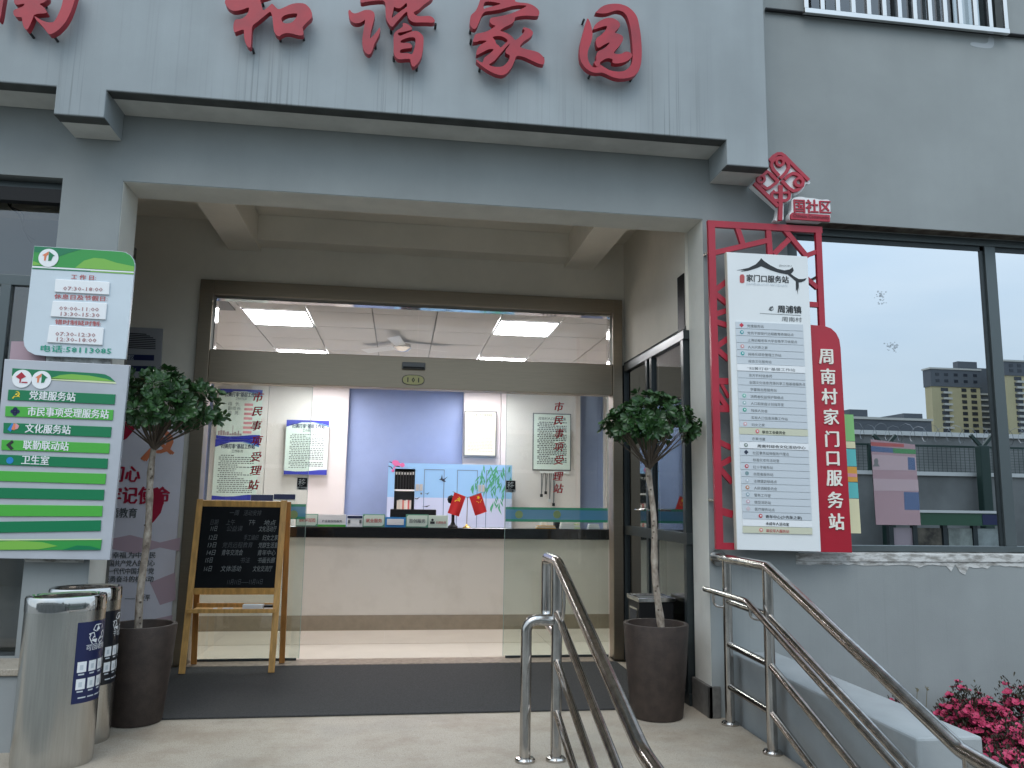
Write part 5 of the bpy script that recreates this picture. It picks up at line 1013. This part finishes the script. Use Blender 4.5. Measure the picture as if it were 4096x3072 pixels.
# black ash bin
q = at(2553, 2393, Z=.70); x1_ = at(2702, 2393, Y=q.y).x; dp = .30
ab = thing('ash_bin', 'square black bin with a steel ashtray top behind the right potted tree', 'trash bin', ((q.x+x1_)/2, q.y+dp/2, 0))
b_ = B(); b_.box(q.x+.01, x1_-.01, q.y+.01, q.y+dp-.01, .012, .67)
b_.done('body', ab, M['blackp'], bevel=.006)
B().box(q.x+.007, q.x+.0098, q.y+.05, q.y+dp-.05, .38, .62).done('side_opening', ab, M['steel'])
B().box(q.x+.004, q.x+.0068, q.y+.065, q.y+dp-.065, .395, .605).done('opening_dark', ab, M['dark'])
B().box(q.x, x1_, q.y, q.y+.03, .67, .70).box(q.x, x1_, q.y+dp-.03, q.y+dp, .67, .70).box(q.x, q.x+.03, q.y+.03, q.y+dp-.03, .67, .70).box(x1_-.03, x1_, q.y+.03, q.y+dp-.03, .67, .70).done('steel_rim', ab, M['steel'], bevel=.003)
B().box(q.x+.03, x1_-.03, q.y+.03, q.y+dp-.03, .672, .686).done('ash_tray', ab, M['plastic'])

# easel blackboard
def se(x, y): return (650+x*.4823, 1950+y*.4823)
fl_, fr_ = at(*se(155, 1550), Z=.013), at(*se(895, 1535), Z=.013); yb0 = (fl_.y+fr_.y)/2
yt = yb0+.20
tl_, tr_ = at(*se(315, 100), Y=yt), at(*se(1018, 105), Y=yt); ztop = (tl_.z+tr_.z)/2
cen = Vector(((fl_.x+fr_.x)/2, yb0+.2, 0))
ez = thing('easel_blackboard', 'wooden folding easel with a black chalkboard listing the week in chalk', 'blackboard', (cen.x, cen.y, .013))
LX, RX_ = (fl_.x+tl_.x)/2+.0, (fr_.x+tr_.x)/2
fA = lambda x, z, dy=0.: Vector((x, yb0+(yt-yb0)*(z-.013)/(ztop-.013)+dy, z))
W2 = .0485
for x in (LX, RX_): B().bar(fA(x, .013+.002), fA(x, ztop), W2, .022, (0, 1, 0)).done('front_leg', ez, M['wood'], bevel=.003)
bzt = at(*se(660, 135), Y=yt).z; bzb = at(*se(590, 860), Y=yb0+.1).z
for z in (bzt, bzb): B().bar(fA(LX+W2/2, z), fA(RX_-W2/2, z), .050, .020, (0, 1, .2)).done('cross_rail', ez, M['wood'], bevel=.003)
n_ = (fA(0, 1)-fA(0, 0)).normalized(); fn = Vector((0, -n_.z, n_.y))
b0, b1, b2, b3 = fA(LX+W2/2, bzb+.024), fA(RX_-W2/2, bzb+.024), fA(RX_-W2/2, bzt-.024), fA(LX+W2/2, bzt-.024)
B().add([b0, b1, b2, b3]+[p_-fn*.008 for p_ in (b0, b1, b2, b3)], [(0, 1, 2, 3), (7, 6, 5, 4), (0, 4, 5, 1), (1, 5, 6, 2), (2, 6, 7, 3), (3, 7, 4, 0)]).done('chalkboard', ez, M['chalkboard'])
cbd = ez.children[-1]
bl0, br0 = at(*se(266, 1470), Z=.013), at(*se(960, 1455), Z=.013); ybk = (bl0.y+br0.y)/2
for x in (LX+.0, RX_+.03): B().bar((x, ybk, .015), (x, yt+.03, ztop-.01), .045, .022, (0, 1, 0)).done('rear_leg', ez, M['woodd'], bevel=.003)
zt_ = at(*se(600, 1010), Y=yb0+.14).z
B().box(LX+.02, RX_-.02, yb0+.02, yb0+.25, zt_-.008, zt_+.004).box(LX+.0, RX_, yb0+.0, yb0+.018, zt_-.012, zt_+.02).box(LX+.02, RX_-.02, yb0+.25, yb0+.265, zt_-.01, zt_+.035).done('tray', ez, M['wood'], bevel=.002)
def chalk(s_, x0_, x1_, y_, m_, h_=.05):
    z = at(*se(600, y_), Y=yb0+.13).z; a_ = at(*se(x0_, y_), Y=yb0+.13); b__ = at(*se(x1_, y_), Y=yb0+.13)
    rr_ = random.Random(len(s_)+int(y_)); p_ = fA(a_.x, z)+fn*.002
    txt(s_, p_, (1, 0, .01), n_, h_, m_, cbd, shear=.2, w=b__.x-a_.x)
for row in ((230, [('一周', 540, 620, 1), ('活动安排', 660, 810, 1)]), (310, [('日期', 380, 450, 1), ('上午', 515, 590, 1), ('下午', 700, 755, 0), ('地点', 830, 930, 0)]), (362, [('11日', 385, 440, 0), ('公益课', 520, 650, 1), ('文化活动厅', 790, 940, 0)]), (435, [('12日', 370, 440, 0), ('手工编织', 665, 790, 1), ('妇女之家', 822, 955, 0)]), (498, [('13日', 362, 435, 0), ('党员远程教育', 490, 745, 1), ('党群生活室', 790, 955, 0)]), (560, [('14日', 355, 430, 0), ('青年交流会', 485, 660, 0), ('青年中心', 782, 930, 0)]), (622, [('15日', 348, 410, 0), ('书法', 640, 720, 1), ('书画长廊', 785, 930, 0)]), (692, [('16日', 338, 405, 0), ('文体活动', 482, 655, 0), ('文化交流厅', 748, 912, 0)]), (800, [('11月11日——11月16日', 535, 830, 1)])):
    for s_, a_, b__, f_ in row[1]: chalk(s_, a_, b__, row[0], M['chalkf'] if f_ else M['chalk'])
a_, b__ = at(*se(668, 960), Y=yb0+.12), at(*se(838, 983), Y=yb0+.12)
tag(B().box(a_.x, b__.x, yb0+.10, yb0+.17, zt_+.0045, zt_+.04).done('chalk_box', None, M['strip'], bevel=.002), 'grey chalk box standing on the easel tray', 'chalk box')
a_, b__ = at(*se(845, 960), Y=yb0+.12), at(*se(918, 983), Y=yb0+.12)
er = thing('board_eraser', 'black board eraser on the easel tray at the right leg', 'eraser', (a_.x, yb0+.13, zt_+.005))
B().box(a_.x, b__.x, yb0+.10, yb0+.15, zt_+.018, zt_+.036).done('grip', er, M['blackp'], bevel=.003); B().box(a_.x+.002, b__.x-.002, yb0+.101, yb0+.149, zt_+.0045, zt_+.0175).done('felt', er, M['paperw'])
for k, (x, y) in enumerate(((420, 985), (530, 978))):
    a_ = at(*se(x-30*k, y), Y=yb0+.1); L_ = .03+.05*k
    tag(B().tube([(a_.x, yb0+.10, zt_+.011), (a_.x+L_, yb0+.11, zt_+.011)], .006, 8).done('chalk_stick', None, M['bright'], smooth=50), ('short' if k == 0 else 'long')+' piece of white chalk on the easel tray', 'chalk')

# ---------------------------------------------------------------- handrails
def s7(x, y): return (1900+x*.5858, 2100+y*.5858)
RX = .892; Yr = 4.481; RH = at(2222, 2232, Y=Yr).z+.0
RH = 1.06
def a7(x, y, X=RX): return at(*s7(x, y), X=X)
ch_ = thing('handrail', 'central stainless steel stair handrail with a curved side post', 'handrail', (RX, Yr, 0), 'stainless steel stair handrails')
bend = at(2574, 3014, X=RX)
slope = (RH-bend.z)/(Yr-bend.y); 
B().tube([(RX, Yr, .0), (RX, Yr, RH-.01)], .030, 20).done('post', ch_, M['steel'], smooth=40)
pth = rounded([(RX, Yr+.012, RH-.40), (RX, Yr+.33, RH-.36), (RX, Yr+.33, RH), (RX, Yr-.01, RH), tuple(bend), (RX, bend.y-.35, bend.z-.04)], .055, 6)
B().tube(pth, .030, 20).done('top_rail', ch_, M['steel'], smooth=60)
cx_ = at(2093, 3032, Z=0)
B().tube(rounded([(cx_.x, Yr+.0, 0), (cx_.x, Yr, .745), (RX-.02, Yr, .735)], .09, 8), .030, 20).done('curved_post', ch_, M['steel'], smooth=60)
for x in (RX, cx_.x): B().lathe((x, Yr, 0), [(.055, 0), (.055, .012), (.048, .02), (.031, .022)], 28).done('base_flange', ch_, M['steel'], smooth=40)
rail_z = []
for y in (2451, 2645, 2847):
    z = at(2236, y, Y=Yr).z-.003
    B().tube([(RX+.0, Yr-.02, z), (RX, bend.y-.02, z-slope*(Yr-.02-bend.y)+.0)], .021, 16).done('lower_rail', ch_, M['steel'], smooth=60)
B().tube([(RX, bend.y-.1, GZ), (RX, bend.y-.1, bend.z)], .03, 16).done('post', ch_, M['steel'], smooth=40)
z = at(2255, 2470, Y=Yr).z
B().tube(rounded([(RX, Yr-.02, z), (RX+.0, Yr-.16, z+.0), (RX+.0, Yr-.20, z+.09), (RX, Yr-.20, RH-slope*.19)], .04, 5), .009, 8).done('rail_hook', ch_, M['steel'], smooth=60)

SX = 2.139
def s8(x, y): return (2700+x*.6311, 2150+y*.6311)
def a8(x, y, X=SX): return at(*s8(x, y), X=X)
rh = thing('handrail', 'right hand stainless steel stair handrail fixed to the pillar below the red sign', 'handrail', (SX, 4.77, 0), 'stainless steel stair handrails')
Y1 = 5.067; Y2 = Yr
tops = [a8(280, 125), a8(325, 143), a8(590, 178)]
zR = (tops[1].z+tops[2].z)/2
bend2 = a8(1815, 1352); 
B().tube(rounded([(SX, Yf-.004, zR-.0), (SX, Y1, zR), (SX, Y2, zR), tuple(bend2), (SX, bend2.y-.35, bend2.z-.03)], .02, 4), .030, 20).done('top_rail', rh, M['steel'], smooth=60)
B().tube([(SX, Yf-.03, zR), (SX, Yf-.02, zR)], .055, 28).done('wall_flange', rh, M['steel'], smooth=40)
for y in (Y1, Y2):
    B().tube([(SX, y, 0), (SX, y, zR-.01)], .030, 20).done('post', rh, M['steel'], smooth=40)
    B().lathe((SX, y, 0), [(.055, 0), (.055, .012), (.048, .02), (.031, .022)], 28).done('base_flange', rh, M['steel'], smooth=40)
B().tube([(SX, bend2.y-.05, GZ), (SX, bend2.y-.05, bend2.z)], .03, 16).done('post', rh, M['steel'], smooth=40)
sl2 = (zR-bend2.z)/(Y2-bend2.y)
for (xa_, ya_) in ((605, 500), (610, 808), (612, 1108)):
    p_ = a8(xa_, ya_); z = p_.z
    B().tube(rounded([(SX, Y1-.02, z+.01), (SX, Y2, z+.0), (SX, bend2.y, z-sl2*(Y2-bend2.y))], .02, 3), .021, 16).done('lower_rail', rh, M['steel'], smooth=60)
SX2 = SX-.085
h0, h1 = at(*s8(190, 325), X=SX2), at(*s8(492, 418), X=SX2); hz = (h0.z+h1.z)/2
B().tube(rounded([(SX2, h0.y, hz), (SX2, Y2+.1, hz), (SX2, bend2.y-.1, hz-sl2*(Y2+.1-bend2.y+.1))], .03, 4), .019, 16).done('inner_rail', rh, M['steel'], smooth=60)
for y in (Y1, Y2+.04):
    B().tube(rounded([(SX2, y+.02, hz-.015), (SX2, y+.02, hz-.09), (SX, y, hz-.10)], .035, 5), .009, 8).done('rail_hook', rh, M['steel'], smooth=60)

# ---------------------------------------------------------------- azaleas and weeds
def azalea(label, x, y, z, rx_, ry_, rz_, seed):
    rr = random.Random(seed); t_ = thing('azalea_shrub', label, 'flowering shrub', (x, y, z), 'pink azaleas in the bed along the wall'); lv = B(); pt = B(); st_ = B()
    for i in range(3000):
        u = Vector((rr.gauss(0, 1), rr.gauss(0, 1), abs(rr.gauss(0, 1)))).normalized(); k = rr.uniform(.45, 1)**.5*(1+.13*math.sin(u.x*6+seed)*math.cos(u.y*5)); p_ = Vector((x+u.x*rx_*k, y+u.y*ry_*k, z+u.z*rz_*k))
        leafmesh(lv, p_, u+Vector((rr.uniform(-.8, .8), rr.uniform(-.8, .8), rr.uniform(-.2, .8))), Vector((0, 0, 1)), rr.uniform(.02, .035), .012)
        if rr.random() < .105 and u.z > -.2:
            for j in range(5):
                a_ = 2*math.pi*j/5+i; ax = (u+Vector((rr.uniform(-.3, .3), rr.uniform(-.5, .1), .2))).normalized(); s1 = ax.orthogonal().normalized(); s2_ = ax.cross(s1); d = s1*math.cos(a_)+s2_*math.sin(a_)+ax*.5
                leafmesh(pt, p_+u*.015, d, ax, rr.uniform(.024, .034), .026)
    for i in range(9):
        a_ = i*.9; st_.tube([(x, y, z), (x+math.cos(a_)*rx_*.5, y+math.sin(a_)*ry_*.5, z+rz_*.6)], [.009, .004], 5)
    st_.done('stems', t_, M['twig']); o = lv.done('foliage', t_, M['azl']); o['kind'] = 'stuff'; o = pt.done('blossoms', t_, M['petal']); o['kind'] = 'stuff'
for k, (lab, px, py, Y, w_) in enumerate((('small azalea at the left end of the flower bed, nearest the low wall', 3830, 2765, 4.95, .20), ('azalea behind the end of the low wall, second from the left', 3915, 2775, 4.75, .27), ('tall azalea at the right edge under the window wall', 4085, 2735, 4.85, .31), ('azalea in the front right corner with the most blossom', 4090, 2890, 4.25, .31), ('low azalea at the very front behind the low wall end', 4000, 3000, 4.0, .26), ('azalea showing only its tips above the low wall', 3560, 2800, 4.9, .22))):
    q = at(px, py, Y=Y); azalea(lab, q.x, Y, -.30, w_, w_*.8, q.z+.30, 20+k)
for k, (lab, x, y0_, y1_) in enumerate((('short dry weed with a dark seed head against the wall, leftmost', 1528, 1110, 960), ('thin bent dry weed against the wall, in the middle', 1590, 1110, 955), ('feathery dry weed against the wall, rightmost', 1745, 1110, 975))):
    a_, b__ = at(*s8(x, y0_), Y=Yf-.06), at(*s8(x+8, y1_), Y=Yf-.06); t_ = thing('dry_weed', lab, 'weed', (a_.x, a_.y, -.30), 'dry weeds growing along the wall')
    B().tube([(a_.x, a_.y, -.30), (a_.x-.01, a_.y, (a_.z-.3)/2), tuple(a_), tuple(b__)], [.003, .003, .0025, .002], 5).done('stem', t_, M['dry'])
    hd = B(); rr = random.Random(k)
    for j in range(14+20*(k == 2)):
        d = Vector((rr.uniform(-1, 1), rr.uniform(-.4, .4), rr.uniform(-.3, 1))); o_ = b__-Vector((0, 0, rr.random()*(.02 if k < 2 else .13))); hd.tube([o_, o_+d*(.018 if k < 2 else .04)], [.002, .0012], 4)
    hd.done('seed_head', t_, M['dry'])

# ---------------------------------------------------------------- posters on the coated window
def s9(x, y): return (3300+x*.5426, 1350+y*.5426)
YW = Yw+.028
def fw9(par, pts_, m_, nm, k=0): return B().prism([xz(at(*s9(*c_), Y=YW)) for c_ in pts_], YW-.0012-.0008*k, YW-.0006-.0008*k).done(nm, par, m_)
wpz = thing('window_poster', 'see through pink poster with a blue photo stuck on the window glass', 'poster', tuple(at(*s9(540, 1380), Y=YW)), 'posters on the coated window')
fw9(wpz, [(335, 750), (662, 790), (706, 1384), (376, 1380)], M['filmpink'], 'sheet')
fw9(wpz, [(338, 800), (500, 815), (502, 850), (340, 840)], M['filmb'], 'blue_block', 1); fw9(wpz, [(500, 815), (668, 825), (670, 860), (502, 852)], M['filmg'], 'green_block', 1)
fw9(wpz, [(338, 770), (580, 785), (582, 808), (340, 798)], M['filmr'], 'red_header', 1)
fw9(wpz, [(345, 862), (668, 880), (674, 982), (350, 975)], M['filmw'], 'white_field', 1); fw9(wpz, [(608, 882), (660, 886), (666, 978), (612, 974)], M['filmb'], 'blue_block', 2)
fw9(wpz, [(360, 905), (372, 890), (385, 892), (392, 910), (388, 930), (402, 950), (350, 950), (364, 930)], M['ink'], 'portrait', 2)
fw9(wpz, [(354, 1040), (684, 1048), (690, 1132), (360, 1130)], M['filmw'], 'white_field', 1); fw9(wpz, [(580, 1138), (690, 1142), (698, 1272), (586, 1270)], M['filmb'], 'blue_photo', 1)
sp = thing('colour_strip_poster', 'narrow bright strip poster in green, cyan, orange and cream beside the red panel', 'poster', tuple(at(*s9(200, 1440), Y=YW)), 'posters on the coated window')
for a_, b__, m_, nm in ((565, 762, 'greenp', 'green_field'), (764, 815, 'creamp', 'cream_field'), (820, 948, 'cyanp', 'cyan_field'), (950, 1062, 'orangep', 'orange_field'), (1066, 1184, 'cyanp', 'cyan_field'), (1186, 1442, 'creamp', 'cream_field')):
    def X_(y, r_): return (208+(y-565)*.065) if r_ else 120
    fw9(sp, [(X_(a_, 0), a_), (X_(a_, 1), a_+4), (X_(b__, 1), b__+2), (X_(b__, 0), b__)], M[m_], nm)
fw9(sp, [(160, 1000), (234, 1005), (235, 1030), (160, 1026)], M['pink'], 'red_line', 1)
# stains on the glass
stm = film_mat('stain_grey', (.30, .34, .37), .80)
for k, (sx_, sy_, w_, h_) in enumerate(((3522, 1182, 26, 34), (3566, 1385, 30, 18))):
    rr = random.Random(40+k); sb = B()
    for i in range(26):
        x, y = sx_+rr.gauss(0, w_*.45), sy_+rr.gauss(0, h_*.5); r0_ = rr.uniform(.003, .010); c_ = at(x, y, Y=YW)
        sb.prism([(c_.x+r0_*rr.uniform(.5, 1.3)*math.cos(a_), c_.z+r0_*rr.uniform(.5, 1.3)*math.sin(a_)) for a_ in [j*math.pi/4 for j in range(8)]], YW-.0012-.00003*i, YW-.0006)
    o = tag(sb.done('glass_stain', None, stm), ['larger grey smear high on the coated window glass', 'small grey smear lower on the coated window glass'][k], 'stain')

# ---------------------------------------------------------------- the far side of the lane, seen mirrored in the window
AP = 17.5; YO = 2*(Yw+.03)-AP                 # apparent and true distance of the opposite wall
def opp(px, py, ap=AP):
    q = at(px, py, Y=ap); return Vector((q.x, 2*(Yw+.03)-ap, q.z))
cz_ = opp(3800, 1905).z; tz_ = opp(3800, 1782).z; wz_ = opp(3600, 1725, 24).z
ow = thing('lane_wall', 'grey lane wall with a white coping, mirrored in the coated window', 'wall', (8, YO, GZ))
B().box(-14, 34, YO-.12, YO+.12, GZ, cz_).done('wall_body', ow, M['oppwall'])
B().box(-14, 34, YO-.18, YO+.18, cz_, cz_+.09).done('coping', ow, M['coping'])
fn_ = thing('mesh_fence', 'dark green wire mesh fence on the lane wall, mirrored in the coated window', 'fence', (8, YO, cz_))
for X in [i*3.0-13 for i in range(15)]: B().box(X-.04, X+.04, YO-.03, YO+.03, cz_+.09, tz_).done('post', fn_, M['fence'])
B().box(-14, 34, YO-.02, YO+.02, tz_-.05, tz_).done('top_rail', fn_, M['fence'])
ms = B()
x = -14
while x < 34: ms.bar((x, YO, cz_+.09), (x, YO, tz_-.05), .007, .007, (0, 1, 0)); x += .12
for k in range(9): z = cz_+.12+(tz_-cz_-.2)*k/8; ms.bar((-14, YO+.008, z), (34, YO+.008, z), .007, .007)
o = ms.done('wire_mesh', fn_, M['fence']); o['kind'] = 'stuff'
kk = 0
for px in (3543, 3932, 4400):
    c_ = opp(px, 1850, AP-.4); c2 = c_.y; kk += 1
    t_ = thing('forked_post', ['thick dark forked fence post mirrored through the pink poster', 'thick dark fence post with a forked top, mirrored beside the window mullion', 'thick dark fence post with a forked top, mirrored in the right pane'][kk-1], 'fence post', (c_.x, c2, GZ), 'thick forked posts in front of the lane fence')
    zt_ = opp(px, 1783, AP-.4).z
    B().box(c_.x-.12, c_.x+.12, c2-.1, c2+.1, GZ, zt_).done('post', t_, M['fence'], bevel=.02)
    for s_ in (-1, 1): B().bar((c_.x, c2, zt_-.05), (c_.x+s_*.28, c2, zt_+.25), .07, .07, (0, 1, 0)).done('fork_arm', t_, M['fence'])
rz = B(); P = []
for i in range(125*9):
    a_ = i/9*2*math.pi; X = -12+i*.036; P.append((X, YO+.2*math.sin(a_), tz_+.27+.2*math.cos(a_)+.03*math.sin(i*.37)))
rz.tube(P, .006, 3); tag(rz.done('razor_wire', None, M['wire']), 'coil of razor wire above the lane fence, mirrored in the window', 'razor wire')
bw_ = thing('rear_building', 'long low grey building behind the lane fence, mirrored in the window', 'building', (6, YO-9, GZ))
B().box(-30, 60, YO-12, YO-8, GZ, wz_).done('wall', bw_, M['oppwall']); B().box(-30, 60, YO-12.1, YO-7.9, wz_, wz_+.15).done('roof_edge', bw_, M['coping'])
# notice boards in front of the lane wall
hb0, hb1 = opp(3545, 2048, 15.5), opp(4015, 2052, 15.5); zb_ = opp(3700, 2100, 15.5).z; zl = opp(3700, 2215, 15.5).z
nb = thing('notice_board', 'long green headed notice board on the lane side, mirrored low in the window', 'notice board', ((hb0.x+hb1.x)/2, hb0.y, GZ))
yy = hb0.y
B().box(hb0.x, hb1.x, yy-.1, yy+.1, zb_, hb0.z).done('header', nb, mat('header_green', (.03, .09, .05), .5)); B().box(hb0.x, hb1.x, yy-.13, yy+.13, hb0.z, hb0.z+.05).done('cap', nb, M['coping'])
hx = opp(3915, 2070, 15.5).x; B().box(hx, hb1.x-.01, yy+.101, yy+.11, zb_+.02, hb0.z-.02).done('blue_field', nb, M['navy'])
ps = [3566, 3650, 3656, 3762, 3790, 3885, 3908, 4005]
for k in range(4):
    a_, b__ = opp(ps[2*k], 2120, 15.5).x, opp(ps[2*k+1], 2120, 15.5).x
    B().box(a_, b__, yy-.02, yy+.02, zl-.5, zb_-.06).done('poster_sheet', nb, [M['filmw'], mat('poster_mixed', (.14, .12, .09), .6, var=.8, vs=5), mat('poster_grey', (.30, .33, .30), .6, var=.5, vs=4), mat('poster_grey2', (.32, .36, .35), .6, var=.4, vs=4)][k])
for px in (3560, 3655, 3775, 3895, 4012):
    a_ = opp(px, 2120, 15.5).x; B().box(a_-.05, a_+.05, yy-.05, yy+.05, GZ, zb_).done('post', nb, M['frame'])
# towers far behind
def tower(label, pxl, pxm, pxr, ytop, ycol, ap, group='tower blocks mirrored in the window', stair=True, floors=16):
    a_, m_, c_ = opp(pxl, ytop, ap), opp(pxm, ytop, ap), opp(pxr, ytop, ap); Y = a_.y; zt_ = opp((pxl+pxm)/2, ytop, ap).z; zc = opp((pxl+pxm)/2, ycol, ap).z; u = ap/F
    t_ = thing('apartment_tower', label, 'tower', ((a_.x+c_.x)/2, Y, GZ), group)
    B().box(a_.x, m_.x, Y-5, Y, GZ, zc).done('cream_wall', t_, M['towerc']); B().box(a_.x-.4, m_.x+.4, Y-5.4, Y+.4, zc, zt_).done('grey_crown', t_, M['towerg'])
    B().box(m_.x, c_.x, Y-9, Y-4, GZ, zt_+20*u).done('stair_block', t_, M['towerg'])
    B().box(a_.x-.8, m_.x+.8, Y-5.8, Y+.8, zt_, zt_+.8).done('roof_edge', t_, M['towerl'])
    x0_ = a_.x+(m_.x-a_.x)*.60; B().box(x0_, m_.x, Y-4.5, Y-1, zt_+.8, zt_+42*u).done('roof_house', t_, M['towerg'])
    dz = 26*u; W = m_.x-a_.x
    z = zc-dz*.8; n = 0
    while z > 8 and n < floors:
        for fx_, ww in ((.26, 1.9), (.66, 1.3), (.86, 1.5)):
            x = a_.x+W*fx_; B().box(x-ww, x+ww, Y, Y+.12, z, z+1.7).done('window', t_, M['towerw'])
        x = a_.x+W*.30; B().box(x-2.2, x+2.2, Y, Y+1.2, z-1.2, z-.2).done('balcony', t_, M['towerl'])
        B().box(m_.x+.3, c_.x-.5, Y-4, Y-3.2, z-.6, z+.2).done('balcony', t_, M['towerl']); z -= dz; n += 1
    for fx_ in (.12, .3, .5, .7, .9):
        for zz_ in (zc+(zt_-zc)*.25, zc+(zt_-zc)*.62): x = a_.x+W*fx_; B().box(x-1, x+1, Y+.4, Y+.52, zz_, zz_+1.4).done('window', t_, M['towerw'])
tower('cream tower block with a dark grey crown, mirrored left of the window mullion', 3722, 3915, 3990, 1480, 1548, 350)
tower('cream tower block with a dark grey crown, mirrored in the right pane', 4018, 4200, 4260, 1450, 1505, 330)
for k, (lab, pts_, ap) in enumerate((('low dark block with a roof tower, mirrored beside the red sign panel', ((3400, 3500, 1675), (3403, 3475, 1636)), 300), ('long low dark block with a small roof tower, mirrored left of the cream tower', ((3495, 3725, 1678), (3620, 3695, 1652)), 320))):
    a_ = opp(pts_[0][0], pts_[0][2], ap); t_ = thing('far_block', lab, 'building', (a_.x, a_.y, GZ), 'dark blocks mirrored in the window'); 
    for j, (x0_, x1_, y_) in enumerate(pts_):
        p0, p1 = opp(x0_, y_, ap), opp(x1_, y_, ap); B().box(p0.x, p1.x, p0.y-20+j, p0.y-j, GZ if j == 0 else opp(pts_[0][0], pts_[0][2], ap).z, p0.z).done('main_block' if j == 0 else 'roof_tower', t_, M['towerg'])
    p0, p1 = opp(pts_[0][0], pts_[0][2], ap), opp(pts_[0][1], pts_[0][2], ap); B().box(p0.x-.5, p1.x+.5, p0.y-20.5, p0.y+.5, p0.z, p0.z+1).done('roof_edge', t_, M['towerl'])
